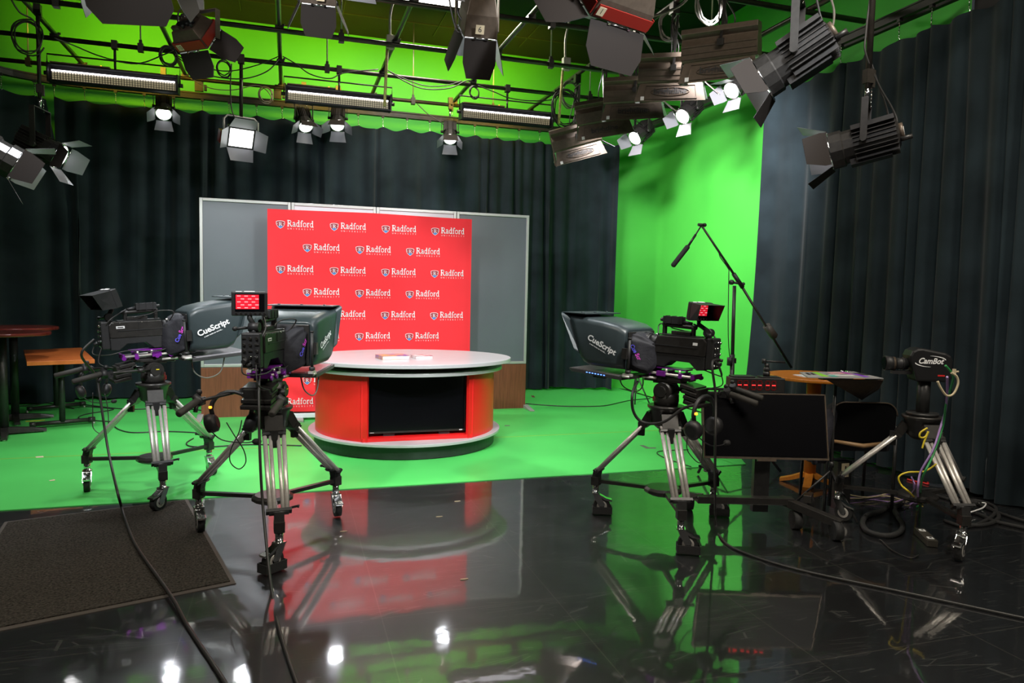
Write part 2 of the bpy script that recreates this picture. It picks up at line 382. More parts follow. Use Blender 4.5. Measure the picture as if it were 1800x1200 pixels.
# ================================================================= SET PANELS
FY = 8.53; FX = [-.932, .03, .985, 1.95, 2.885]; FH = 2.44
names = ['grey set panel with walnut base at the left end of the set wall', 'white topped set panel behind the left half of the red banner', 'white topped set panel behind the right half of the red banner', 'grey set panel with walnut base at the right end, right of the red banner']
def set_panel(i):
    x0, x1 = FX[i]+.003, FX[i+1]-.003; c = (x0+x1)/2
    t = thing('set_wall_panel', names[i], 'set panel', (c, FY, 0), group='panels of the set wall')
    wd = x1-x0; f = .032
    b = MB()
    for s_ in (-1, 1): b.box((s_*(wd/2-f/2), 0, (FH+.575)/2), (f, .05, FH-.575))
    b.box((0, 0, FH-f/2), (wd-2*f, .05, f)); b.box((0, 0, .575+f/2), (wd-2*f, .05, f))
    b.build('frame', flatf, t, bevel=.003)
    MB().box((0, .004, (FH+.575)/2), (wd-2*f, .02, FH-.575-2*f)).build('upper_panel', flatg if i in (0, 3) else flatw, t)
    MB().box((0, 0, .285), (wd, .048, .57)).build('base_panel', wood, t, bevel=.002)
    for s_ in ((-1,) if i == 0 else (1,) if i == 3 else (-1, 1)):
        b = MB(); b.prism([(-.30, 0.008), (-.30, .014), (-.03, .05), (.3, .014), (.3, .008)], s_*(wd/2+.005)-.03, s_*(wd/2+.005)+.03, plane='yz')
        b.build('stabiliser_foot', flatf, t)
for i in range(4): set_panel(i)
# ---------------------------------------------------------------- step-and-repeat banner
GL = {  # serif capitals and minuscules as strokes: (points, half width at each point)
 'R': (.72, [([(.16, 0), (.16, .7)], .065), ([(.16, .67), (.40, .67), (.52, .60), (.54, .52), (.50, .42), (.38, .36), (.16, .36)], .045), ([(.34, .37), (.56, .04), (.68, .02)], .06), ([(.03, .02), (.30, .02)], .025), ([(.03, .68), (.2, .68)], .025)]),
 'a': (.5, [([(.08, .40), (.16, .47), (.30, .46), (.35, .36), (.35, .06), (.44, .02)], .05), ([(.34, .28), (.14, .24), (.07, .12), (.14, .02), (.26, .03), (.35, .12)], .04)]),
 'd': (.56, [([(.40, .72), (.40, .03), (.50, .02)], .055), ([(.29, .71), (.4, .71)], .022), ([(.40, .40), (.26, .47), (.11, .38), (.07, .22), (.14, .05), (.27, .01), (.40, .10)], .045)]),
 'f': (.36, [([(.16, 0), (.16, .56), (.22, .69), (.34, .70), (.37, .62)], .05), ([(.03, .45), (.30, .45)], .025), ([(.05, .02), (.29, .02)], .024)]),
 'o': (.54, [([(.27, .46), (.12, .40), (.07, .24), (.12, .07), (.27, .01), (.42, .07), (.47, .24), (.42, .40), (.27, .46)], .045)]),
 'r': (.42, [([(.15, 0), (.15, .45)], .055), ([(.04, .45), (.15, .45)], .022), ([(.15, .33), (.25, .45), (.38, .44)], .045), ([(.05, .02), (.27, .02)], .024)])}
def ribbon(b, pts, hw, M, z):
    for a, c in zip(pts, pts[1:]):
        a = Vector(a); c = Vector(c); d = (c-a).normalized(); n = Vector((-d.y, d.x))*hw; e = d*hw*.45
        q = [a-n-e, c-n+e, c+n+e, a+n-e]
        b._fin([(p.x, p.y, z) for p in q], [(0, 1, 2, 3)], M)
def word(b, txt, M, z=.014):
    x = 0
    for ch in txt:
        wd, st = GL[ch]
        for k, (pts, hw) in enumerate(st): ribbon(b, [(x+p[0], p[1]) for p in pts], hw, M, z+.002*k)
        x += wd
    return x
def shield(b, M, mini=False):
    # local units: 1 = shield height
    o = [(-.52, .38), (-.30, .47), (0, .5), (.30, .47), (.52, .38), (.50, .05), (.34, -.25), (0, -.5), (-.34, -.25), (-.50, .05)]
    b.use(white_ink)._fin([(x, y, .01) for x, y in o], [tuple(range(10))], M)
    b.use(dred_ink)._fin([(x*.90, y*.90, .022) for x, y in o], [tuple(range(10))], M)
    b.use(blue_ink)._fin([(-.30, -.22, .034), (0, -.12, .034), (.30, -.22, .034), (0, -.45, .034)], [(0, 3, 2, 1)], M)
    b.use(white_ink)
    S = M @ T(-.20, -.13, .04) @ Matrix.Scale(.60, 4)
    for k, (pts, hw) in enumerate(GL['R'][1]): ribbon(b, pts, hw*.9, S, .0036)
    for sx in (-.36, .36): b.box((sx, .12, .03), (.07, .07, .02), None, M)
BY = 8.20
def onb(x, y): return PY(x, y, BY)
tl = onb(470, 368); tr = onb(829, 384.5); BX0, BX1, BZ1 = tl.x, tr.x, (tl.z+tr.z)/2
t = thing('step_and_repeat_banner', 'tall red fabric backdrop covered in rows of white university logos behind the curved desk', 'banner', ((BX0+BX1)/2, BY, 0))
cxb = (BX0+BX1)/2
b = MB(); b.use(redc)
NX, NZ = 80, 60; W2 = (BX1-BX0)/2
def bz(u, v):
    top = BZ1+.012*sin(u*3.1)*(1-abs(2*u-1)); return .10+(top-.10)*v
def by(u, v):
    k = max(0, 1-v*4)
    e = min(u, 1-u, (1-v)*1.1)*60
    return -.022+.004*sin(u*9+v*4)*(1-v)+k*.012*sin(u*23+v*60)+(.006 if e < 1 else 0)
P = [[(-W2+2*W2*u/NX, by(u/NX, v/NZ), bz(u/NX, v/NZ)) for u in range(NX+1)] for v in range(NZ+1)]
b.grid(P)
P2 = [[(-W2+2*W2*u/NX, .015, bz(u/NX, v/NZ)) for u in (0, NX)] for v in (0, NZ)]
for k in (0, NX):
    b.grid([[P[v][k] for v in range(NZ+1)], [(P[v][k][0], .015, P[v][k][2]) for v in range(NZ+1)]])
b.grid([[P[NZ][u] for u in range(NX+1)], [(P[NZ][u][0], .015, P[NZ][u][2]) for u in range(NX+1)]])
# logos: rows as printed
hs = .088; n_row = 0
row_z = [2.155-.2395*i for i in range(9)]
p0 = onb(493, 395); p3 = onb(764, 407.5); q0 = onb(540, 436)
dx = (p3.x-p0.x)/3; off = q0.x-p0.x
z0 = onb(493, 395).z; z1 = onb(540, 436).z; z5 = onb(717, 592).z; dz = (z0-z5)/5
for r_ in range(9):
    z = z0-dz*r_
    if z < .2: break
    for c in range(4 if r_ % 2 == 0 else 3):
        x = p0.x+dx*c+(off if r_ % 2 else 0)
        vv = (z-.1)/(BZ1-.1); yb = by((x+W2-cxb)/(2*W2) if False else .5, vv)
        M = T(x-cxb, -.030, z) @ RX(pi/2)
        shield(b, M @ Matrix.Scale(hs, 4))
        b.use(white_ink); sz = .0765; wl = word(b, 'Radford', M @ T(.068, -.014, 0) @ Matrix.Diagonal((sz, sz*1.22, sz, 1)))
        lx = .068; u = 'UNIVERSITY'
        for k, ch in enumerate(u): b.text(ch, .022, M @ T(lx+.012+k*(wl*sz-.02)/9, -.040, 0), th=.0012)
b.build('printed_cloth', None, t, fixn=False)
b = MB()
for zz in (BZ1-.03, .12, 1.2): b.box((0, .03, zz), (2*W2-.02, .02, .02))
for xx in (-W2+.02, 0, W2-.02): b.box((xx, .03, .07+(BZ1-.12)/2), (.02, .02, BZ1-.12))
b.build('tube_frame', alum, t)
MB().box((0, .0, .055), (2*W2, .07, .05)).build('base_bar', flatw, t, bevel=.006)
for sx in (-.8, .8): MB().box((sx, .0, .018), (.07, .34, .03)).build('foot', flatf, t, bevel=.004)
# ================================================================= DESK
DX, DY = 1.1, 6.90
def disc(b, r, ry, z0, z1, n=96, a0=0, a1=2*pi):
    P = [(r*cos(2*pi*k/n), ry*sin(2*pi*k/n)) for k in range(n)]
    b.prism(P, z0, z1, plane='xy'); return b
t = thing('anchor_desk', 'round red anchor desk with grey worktop and black plinth in front of the logo banner', 'desk', (DX, DY, 0))
b = MB(); disc(b, .87, .86, .012, .125); b.build('plinth', plinthm, t)
b = MB(); disc(b, .925, .915, .125, .15); b.build('bottom_ledge', greyl, t, bevel=.003)
b = MB(); b.prism([(.92*cos(2*pi*k/96), -.08+.84*sin(2*pi*k/96)) for k in range(96)], .735, .765, plane='xy'); b.build('lower_shelf', greyl, t, bevel=.003)
b = MB(); b.prism([(.99*cos(2*pi*k/96), -.15+.82*sin(2*pi*k/96)) for k in range(96)], .812, .845, plane='xy'); b.build('worktop', greyl, t, bevel=.003)
b = MB(); disc(b, .80, .80, .765, .812); b.build('recessed_riser', mat('maroon_riser', (.07, .012, .01), .5), t)  # dark maroon riser set back between shelf and worktop
# curved body wall with opening for the television
R1, R2 = .86, .83; xl, xr = -.452, .452
def body(a0, a1, nm):
    n = max(6, int((a1-a0)/radians(3))); P = [(R1*cos(a0+(a1-a0)*i/n), R1*sin(a0+(a1-a0)*i/n)) for i in range(n+1)]
    P += [(R2*cos(a1-(a1-a0)*i/n), R2*sin(a1-(a1-a0)*i/n)) for i in range(n+1)]
    bb = MB(); bb.prism(P, .15, .735, plane='xy')
    return bb
aL = -pi/2-math.asin(.452/R1); aR = -pi/2+math.asin(.452/R1)
body(-pi/2*2.0+.0, aL, '').build('left_curved_panel', redl, t)
body(aR, 0.0, '').build('right_curved_panel', redl, t)
body(0.0, pi, '').build('rear_curved_panel', redl, t)
yo = -sqrt(R1**2-.452**2)
b = MB(); b.box((-.49, yo+.16, .4425), (.02, .27, .583)).box((.49, yo+.16, .4425), (.02, .27, .583)).box((0, yo+.30, .4425), (1.0, .02, .583))
b.box((0, yo+.12, .166), (.98, .22, .03)); b.build('television_niche', redl, t)
tv = thing('flat_screen_television', 'black flat television set into the front of the red anchor desk', 'television', (DX, DY+yo+.09, .1805))
b = MB(); b.box((0, .02, .277), (.885, .04, .50)); b.build('casing', plast, tv, bevel=.004)
MB().box((0, -.003, .285), (.865, .006, .47)).build('screen', glossb, tv)
b = MB(); b.box((0, -.004, .036), (.885, .012, .016)); b.use(alum); b.build('bottom_trim', blackm, tv)
b = MB(); b.use(white_ink).box((.40, -.011, .037), (.03, .002, .006)).box((-.40, -.011, .037), (.035, .002, .003)); b.build('maker_badge', None, tv)
for kx in (-.25, .25): MB().box((kx, .03, .014), (.1, .05, .028)).build('stand_foot', plast, tv)
# books
def book(name_lab, loc, rz, sx, sy, h, cov, side=None):
    k = thing('book', name_lab, 'book', loc, rz, None)
    b = MB(); b.box((0, 0, h*.5), (sx-.008, sy-.008, h-.004)); b.build('page_block', paper, k)
    b = MB(); b.box((0, 0, h-.0015), (sx, sy, .003)).box((0, 0, .0015), (sx, sy, .003)).box((-sx/2, 0, h/2), (.003, sy, h)); b.build('cover', cov, k)
    return k
cov1 = mat('orange_and_purple_cover', (.75, .40, .03), .35, col2=(.14, .04, .3), scale=14)
cov2 = mat('white_and_maroon_cover', (.75, .72, .7), .35, col2=(.3, .03, .05), scale=18)
q = PZ(690, 630, .845); book('thick book with orange and purple cover on the desk, left of the pale one', (q.x, q.y, .8455), radians(12), .26, .2, .034, cov1)
q = PZ(741, 629, .845); book('pale book with maroon cover print lying on the anchor desk, right of the orange one', (q.x, q.y, .8455), radians(8), .165, .17, .026, cov2)
# ================================================================= TABLES AT LEFT
def leg_base(t, arms, h, r=.038):
    MB().cyl((0, 0, .05), (0, 0, h), r, n=20).build('column', blackp, t)
    for k, a in enumerate(arms):
        b = MB(); c, s_ = cos(a), sin(a)
        b.loft([[(c*d-s_*w_, s_*d+c*w_, z) for w_, z in ((-hw, zb), (hw, zb), (hw*.8, zt), (-hw*.8, zt))] for d, hw, zb, zt in ((.03, .035, .015, .075), (.2, .032, .015, .06), (.34, .028, .012, .035))], smooth=False)
        f = b.build('foot', blackm, t); 
        MB().cyl((c*.32, s_*.32, 0), (c*.32, s_*.32, .015), .015).build('glide', chrome, f)
def round_table(x, y, label, rot, yel=False, h=1.07, r=.40):
    t = thing('round_bar_table', label, 'table', (x, y, .006), group='round bar tables')
    b = MB(); b.use(mahog); n = 64
    b.prism([(r*cos(2*pi*k/n), r*sin(2*pi*k/n)) for k in range(n)], h-.03, h, plane='xy'); b.build('tabletop', mahog, t, bevel=.008)
    MB().box((0, 0, h-.04), (.3, .3, .016)).build('mounting_plate', blackp, t)
    leg_base(t, [rot+pi/2*k for k in range(4)], h-.04)
    return t
def ztab(px, py, D): return PD(px, py, D)

round_table(-2.61, 7.90, 'near round bar table with dark red top on black column at the left edge', .3, h=.995, r=.40)
tb = round_table(-2.77, 8.70, 'farther round bar table with dark red top, behind the near one at the left edge', .35, h=1.0, r=.41)
tp = PZ(62, 739.5, .006); tag(MB().box((0, 0, .002), (.17, .03, .002), Matrix.Rotation(.3, 3, 'Z')).build('tape_strip', yellow, loc=(tp.x, tp.y, .006)), 'short strip of yellow tape on the green floor by the round table feet', 'tape')
zt = .73
sq = [PZ(41, 615, zt), PZ(143, 610.5, zt), PZ(166.5, 631.5, zt), PZ(47, 635.6, zt)]
c0 = sum(sq, Vector())/4
t = thing('rectangular_table', 'rectangular cherry wood table on two black columns in front of the drape', 'table', (c0.x, c0.y, .006))
P = [(p.x-c0.x, p.y-c0.y) for p in sq]
MB().prism(P, zt-.045, zt-.006, plane='xy').build('tabletop', cherry, t, bevel=.002)
for (ax, ay), (bx_, by_) in (((48, 722), (148, 712)), ((52, 750), (165, 740))):
    A = PZ(ax, ay, .03)-Vector((c0.x, c0.y, 0)); B = PZ(bx_, by_, .03)-Vector((c0.x, c0.y, 0)); mid = (A+B)/2
    MB().cyl((mid.x, mid.y, .05), (mid.x, mid.y, zt-.045), .028, n=16).build('column', blackp, t)
    b = MB(); d = (B-A).normalized(); b.cyl((A.x, A.y, .045), (B.x, B.y, .045), .022, n=14); b.cyl((B.x-d.x*.05, B.y-d.y*.05, .045), (B.x+d.x*.01, B.y+d.y*.01, .045), .028, n=14); b.cyl((A.x, A.y, .045), (A.x+d.x*.05, A.y+d.y*.05, .045), .026, n=14)
    f = b.build('foot', blackm, t)
    for e in (A, B): MB().cyl((e.x, e.y, 0), (e.x, e.y, .03), .012).build('glide', alum, f)
# ================================================================= MAT
mt = mat('brown_black_loop_carpet', (.012, .011, .009), .95, spec=.1, col2=(.062, .055, .046), scale=85, bump=1, bscale=110)
mc = [PZ(330, 878, .0), PZ(415, 1025, .0), PZ(-190, 1168, 0), PZ(-60, 926, 0)]
mc = [Vector((-.67, 5.21, 0)), Vector((-.235, 3.70, 0)), Vector((-2.07, 3.17, 0)), Vector((-2.50, 4.68, 0))]
mc[0] = PZ(330, 878); mc[1] = PZ(415, 1026); e = (mc[1]-mc[0]); nrm = Vector((e.y, -e.x, 0)).normalized()
mc[2] = PZ(0, 1110); mc[3] = PZ(8, 918)
dl = (mc[2]-mc[1]).normalized(); mc[2] = mc[1]+dl*1.75; dl2 = (mc[3]-mc[0]).normalized(); mc[3] = mc[0]+dl2*(PZ(8, 918)-mc[0]).length; 
# the far left corner shows at the picture edge; the near left corner is outside it
e2 = (PZ(0, 950)-PZ(8, 918)).normalized(); c0 = mc[0]
mc[2] = PZ(0, 1110)+(PZ(0, 1110)-mc[1]).normalized()*.25; mc[3] = PZ(8, 918)
t = thing('floor_mat', 'worn dark brown carpet mat with rubber edge lying on the black floor', 'mat', (c0.x, c0.y, 0))
Q = [(p.x-c0.x, p.y-c0.y) for p in mc]; cc = (sum(q[0] for q in Q)/4, sum(q[1] for q in Q)/4)
MB().prism(Q, .0006, .004, plane='xy').build('rubber_border', mat('mat_rubber_edge', (.06, .05, .042), .7, bump=.1), t)
def inset(Q, cc, k): return [(q[0]+(cc[0]-q[0])*k, q[1]+(cc[1]-q[1])*k) for q in Q]
MB().prism(inset(Q, cc, .04), .004, .010, plane='xy').build('carpet_pile', mt, t)
# ================================================================= CAMERA RIGS
def local(root_xy, p): return Vector((p[0]-root_xy[0], p[1]-root_xy[1], p[2] if len(p) > 2 else 0))
def caster(t, x, y, ang, ztop=.20, guard=True):
    """braked caster below a tripod foot; ang = direction the wheel trails"""
    c, s_ = cos(ang), sin(ang); R = T(x, y, 0) @ RZ(ang)
    b = MB(); b.use(chrome).cyl((0, 0, ztop-.055), (0, 0, ztop), .021, n=14, M=R)
    for sy in (-.026, .026): b.prism([(-.02, ztop-.06), (.022, ztop-.06), (.062, .075), (.052, .05), (.03, .05), (-.005, .11)], sy-.0025, sy+.0025, M=R)
    b.box((.0, 0, ztop-.058), (.05, .058, .006), M=R)
    k = b.build('caster', None, t)
    b = MB(); b.use(rubber).cyl((.042, -.019, .0625), (.042, .019, .0625), .056, n=24, M=R); b.use(alum).cyl((.042, -.021, .0625), (.042, .021, .0625), .034, n=18, M=R); b.use(plast).cyl((.042, -.0225, .0625), (.042, .0225, .0625), .018, n=12, M=R)
    b.build('wheel', None, k)
    if guard:
        b = MB(); b.box((.045, -.036, .034), (.125, .004, .048), M=R).box((.045, .036, .034), (.125, .004, .048), M=R).box((-.018, 0, .034), (.004, .076, .048), M=R).box((.108, 0, .034), (.004, .076, .048), M=R)
        b.build('cable_guard', rubber, k)
    b = MB(); b.prism([(-.0, ztop-.052), (.075, ztop-.092), (.11, ztop-.10), (.108, ztop-.112), (.06, ztop-.102), (0, ztop-.066)], -.024, .024, M=R); b.build('brake_pedal', chrome, k, bevel=.002)
def tripod(label, cx, cy, feet, zbowl, trail, guards=(0, 0, 0), name='studio_tripod', dark=False, zsp=.27, spreader=True, cas=True, legfeet=None):
    t = thing(name, label, 'tripod', (cx, cy, 0))
    C0 = (cx, cy); zs = .235
    hubz = zsp-.03
    b = MB(); b.loft([[(.12*cos(a)*k, .12*sin(a)*k, z) for a in [2*pi*i/12+.2 for i in range(12)]] for k, z in ((.7, hubz-.03), (1, hubz-.012), (1, hubz+.005), (.85, hubz+.018))], smooth=False); b.build('spreader_hub', blackm, t)
    for k, (fx, fy) in enumerate(feet):
        F = local(C0, (fx, fy)); u = Vector((F.x, F.y, 0)).normalized(); v = Vector((-u.y, u.x, 0))
        b = MB(); b.bar(u*.08+Vector((0, 0, hubz)), Vector((F.x, F.y, zs-.005)), .03, .022); b.build('spreader_arm', blackm, t)
        # leg
        top = u*.085+Vector((0, 0, zbowl-.085)); bot = Vector((F.x, F.y, zs+.065))-u*.012
        d = bot-top
        lg = MB(); lg.use(blackm)
        # shoulder block
        lg.bar(top+Vector((0, 0, .03)), top+d*.12, .10, .05)
        lg.bar(top+d*.10, top+d*.135, .13, .045)
        lg.use(alum)
        for s_ in (-.052, .052): lg.cyl(top+d*.12+v*s_, bot-d*.015+v*s_*.82, .0125, n=12)
        for s_ in (-.021, .021): lg.cyl(top+d*.16+v*s_, bot-d*.01+v*s_, .0105, n=12)
        o = lg.build('leg', None, t)
        b = MB(); b.bar(top+d*.135, top+d*.165, .125, .04); b.prism([(-.02, .03), (.02, .03), (.012, -.06), (-.012, -.06)], -.028, .01, M=T(*(top+d*.17)) @ RZ(atan2(v.y, v.x))); b.build('clamp', blackp, o)
        b = MB(); b.bar(bot-d*.03, bot, .13, .034); b.bar(bot, Vector((F.x, F.y, zs+.01)), .05, .045); b.cyl(bot+v*.05, bot-v*.05, .014)
        b.build('foot_bracket', blackp, o)
        b = MB(); b.bar(bot-d*.04+v*.06, bot-d*.05+v*.095, .008, .012); b.cyl(bot-d*.05+v*.095, bot-d*.045+v*.105, .009); b.build('clip', blackp, o)
        b = MB(); b.box((F.x, F.y, zs-.005), (.055, .055, .06), Matrix.Rotation(atan2(u.y, u.x), 3, 'Z')); b.build('foot_block', blackm, t, bevel=.004)
        caster(t, F.x, F.y, trail[k], zs-.03, guard=bool(guards[k]))
    b = MB(); b.loft([[(r*cos(a), r*sin(a), z) for a in [2*pi*i/24 for i in range(24)]] for r, z in ((.05, zbowl-.15), (.085, zbowl-.12), (.1, zbowl-.03), (.115, zbowl-.015), (.115, zbowl))]); b.use(blackm)
    b.build('bowl', blackm, t)
    return t
def fluid_head(t, zbowl, az, tilt=0, pans=((.30, -.24, -.02), (.30, .24, -.02)), hgt=.2, plate=True):
    M = T(0, 0, zbowl) @ RZ(az)
    b = MB(); b.use(blackm)
    b.loft([[(r*cos(a), r*sin(a), z) for a in [2*pi*i/24 for i in range(24)]] for r, z in ((.075, .002), (.08, .03), (.078, .07), (.06, .08))], M=M)
    b.use(redm).box((.055, 0, .035), (.05, .06, .03), M=M)
    b.use(blackm); b.cyl((0, -.07, .092), (0, .07, .092), .056, n=24, M=M); b.box((0, 0, .08), (.1, .11, .06), M=M)
    b.cyl((0, -.085, .092), (0, -.07, .092), .035, n=16, M=M); b.cyl((0, .07, .092), (0, .085, .092), .035, n=16, M=M)
    b.use(yellow).box((.01, -.086, .10), (.02, .002, .006), M=M)
    h = b.build('fluid_head', None, t)
    MB().box((0.01, 0, .160), (.26, .085, .02), M=M).box((.01, 0, .146), (.14, .07, .014), M=M).build('camera_plate', blackm, h, bevel=.003)
    for (sx, sy, ez, len_) in pans:
        a = Vector((-.02, sy*.3, .10)); k = Vector((-.10, sy*.5, .10)); e = Vector((-.10-len_, sy, ez+.04)); g = Vector((-.10-len_-.16, sy*1.06, ez+.0))
        b = MB(); b.use(blackm).tube([a, k, e], .009, 10, M=M); b.cyl(k-Vector((.02, 0, 0)), k+Vector((.02, 0, 0)), .018, M=M)
        p = b.build('pan_handle', blackm, t)
        MB().tube([e-(g-e)*.05, e, g, g+(g-e)*.04], [.012, .019, .0185, .010], 14, M=M).build('grip', grip, p)
        b = MB(); b.cyl(e+Vector((.02, -.02, -.02)), e+Vector((.02, .02, .03)), .02, M=M); b.sphere(e+Vector((.03, 0, .045)), .016, M=M); b.cyl(e+Vector((.06, -.02, 0)), e+Vector((.06, .035, .012)), .009, M=M); b.box(e+Vector((.045, 0, -.005)), (.05, .035, .04), M=M); b.cyl(e+Vector((.0, 0, -.02)), e+Vector((-.015, 0, -.055)), .011, M=M)
        b.build('zoom_control', plast, p)
    return h
def bolt_row(b, pts, r, M): 
    for p in pts: b.sphere(p, r, 6, M=M)
def studio_camera(label, x, y, z, az, pitch=0, vf=(0, 0), vf_az=0, vf_tilt=-8, vf_s=1, pic=False, seed=1, vfz=0, handside=1):
    """body from x=-.20 (rear) to .14, lens beyond; z = rail level; origin above tripod centre"""
    t = thing('studio_camera', label, 'camera', (x, y, z), az); t.rotation_euler = (0, -pitch, az)
    b = MB()
    # lower dock, upper body
    up = [(-.20, .10), (.135, .095), (.14, .13), (.125, .205), (-.185, .212), (-.205, .19)]
    b.prism(up, -.062, .062); b.build('body', blackm, t, bevel=.006)
    low = [(-.20, .018), (-.15, .012), (-.10, .055), (.02, .055), (.07, .012), (.13, .012), (.14, .095), (-.2, .10)]
    MB().prism(low, -.055, .055).build('docking_adapter', plast, t, bevel=.004)
    b = MB()
    b.box((.0, -.0635, .148), (.30, .003, .005)).box((-.02, -.0635, .175), (.003, .003, .05)).box((.0, .0635, .148), (.30, .003, .005))
    b.box((-.01, 0, .213), (.27, .1, .006)); b.build('trim_lines', plast, t)
    b = MB(); b.use(paper).box((-.135, -.0632, .172), (.052, .002, .017)); b.use(blackm).box((-.135, -.0645, .172), (.036, .002, .006)); b.use(brown).box((.07, -.0632, .148), (.04, .002, .006)).use(paper).box((-.135, .0632, .172), (.03, .002, .017))
    b.use(chrome); bolt_row(b, [(-.18+.045*k, -.062, .202) for k in range(8)], .0035, None)
    b.build('maker_plates', None, t)
    # rear connector panel, seen from behind: stacked buttons and sockets
    b = MB(); b.box((-.225, 0, .12), (.05, .105, .19)); rp = b.build('rear_panel', plast, t, bevel=.008)
    b = MB(); b.use(chrome)
    rnd = random.Random(seed)
    for r_ in range(5):
        for c in range(3):
            yy = -.035+.035*c; zz = .05+.034*r_
            if (r_+c) % 3: b.cyl((-.251, yy, zz), (-.258, yy, zz), .008, n=8)
            else: b.box((-.252, yy, zz), (.006, .022, .007))
    b.use(plast).cyl((-.25, .02, .07), (-.29, .024, .062), .013).cyl((-.25, -.03, .085), (-.275, -.032, .08), .01)
    b.build('connector', None, rp)
    # top handle with receiver block
    b = MB(); b.box((.105, 0, .245), (.02, .03, .07)).box((-.09, 0, .24), (.02, .03, .06)).tube([(-.11, 0, .268), (.06, 0, .272), (.12, 0, .276)], .014, 10).box((-.02, .0, .228), (.13, .06, .022))
    b.build('carry_handle', blackm, t, bevel=.003)
    b = MB(); b.box((.045, 0, .305), (.13, .05, .045)); 
    for k in range(3): b.box((.0+.045*k, 0, .305), (.004, .056, .051))
    b.cyl((.10, 0, .30), (.135, 0, .304), .012).cyl((-.02, 0, .295), (-.075, -.01, .29), .013, .008)
    b.build('receiver_block', plast, t)
    # lens
    b = MB(); b.use(plast).cyl((.14, 0, .155), (.19, 0, .155), .045, n=20).cyl((.19, 0, .155), (.28, 0, .155), .05, .058, n=20).cyl((.20, 0, .155), (.205, 0, .155), .056, n=20).cyl((.235, 0, .155), (.24, 0, .155), .059, n=20)
    b.box((.2, -.05, .14), (.11, .04, .07)); b.use(chrome).cyl((.16, -.03, .2), (.175, -.03, .2), .012)
    b.build('lens', None, t)
    # rods, purple clamps
    b = MB(); b.use(alum)
    for sy in (-.05, .05): b.cyl((-.12, sy, -.035), (.34, sy, -.035), .009, n=10)
    b.use(purple)
    for xx, wd in ((-.13, .012), (-.05, .02), (.08, .06), (.17, .03)): b.box((xx, 0, -.033), (wd, .135, .03)); b.cyl((xx, -.075, -.045), (xx, -.06, -.045), .014, n=10)
    b.box((.02, 0, .002), (.20, .10, .008)); b.use(alum)
    for xx in (-.04, .05): b.cyl((xx, -.05, -.03), (xx, -.05, .0), .007).cyl((xx, .05, -.03), (xx, .05, .0), .007)
    b.use(blackm).box((0, 0, -.058), (.22, .08, .014)); b.build('rod_support', None, t)
    # viewfinder on its post
    vx, vy = -.20+vf[0], vf[1]
    v = MB(); v.cyl((-.19, 0, .20), (-.19, 0, .235), .02).cyl((-.19, -.028, .243), (-.19, .028, .243), .026, n=16).tube([(-.19, 0, .25), (vx, vy, .29+vfz), (vx, vy, .315+vfz)], .014, 8).cyl((-.19, .03, .24), (-.23, .085, .235), .008).sphere((-.235, .09, .235), .014)
    v.build('viewfinder_mount', plast, t)
    V = T(vx, vy, .37+vfz) @ RZ(vf_az) @ RY(radians(vf_tilt)) @ Matrix.Scale(vf_s, 4)
    m = MB(); m.box((0, 0, 0), (.042, .185, .13), M=V); m.box((.02, 0, .0), (.02, .15, .10), M=V); vfo = m.build('viewfinder', plast, t, bevel=.005)
    m = MB(); m.use(glossb).box((-.0215, 0, .008), (.003, .15, .096), M=V)
    if pic:
        m.use(screen_red).box((-.024, .012, .012), (.002, .118, .078), M=V)
        m.use(screen_white)
        for r_ in range(5):
            for c in range(3):
                yy = .055-.037*c-(.018 if r_ % 2 else 0); m.box((-.0255, yy, .044-.016*r_), (.001, .018, .0022), M=V)
    m.build('viewfinder_screen', None, vfo)
    m = MB(); m.use(chrome)
    for k in range(7): m.cyl((-.021, -.075+.024*k, -.052), (-.025, -.075+.024*k, -.052), .006, n=8, M=V)
    m.use(paper).box((0, -.0, .0665), (.02, .055, .003), M=V).box((-.005, .055, .0665), (.015, .03, .002), M=V)
    m.build('viewfinder_button', None, vfo)
    t['vfm'] = 1; del t['vfm']
    return t, V, vfo
def vf_hood(V, vfo, ln=.12):
    m = MB(); w0, h0, w1, h1 = .092, .062, .10, .072
    A = [(-.021, w0, h0), (-.021, -w0, h0), (-.021, -w0, -h0), (-.021, w0, -h0)]; B = [(-.021-ln, w1, h1+.0), (-.021-ln, -w1, h1), (-.021-ln+.03, -w1*.9, -h1*.62), (-.021-ln+.03, w1*.9, -h1*.62)]
    for i in range(4):
        m.plate([A[i], A[(i+1) % 4], B[(i+1) % 4], B[i]], .003, M=V)
    m.build('viewfinder_hood', plast, vfo)
def cable_thing(label, pts, r=.006, m=None, group=None, k=6, cat='cable', name='cable'):
    P = smooth_path(pts, k); c = P[0].copy()
    b = MB(); b.use(m or cablem).tube([p-c for p in P], r, 7); o = b.build(name, m or cablem, loc=c)
    return tag(o, label, cat, group)
def part_cable(t, pts, r=.005, m=None, name='camera_cable'):
    MB().tube(smooth_path(pts, 6), r, 7).build(name, m or cablem, t)
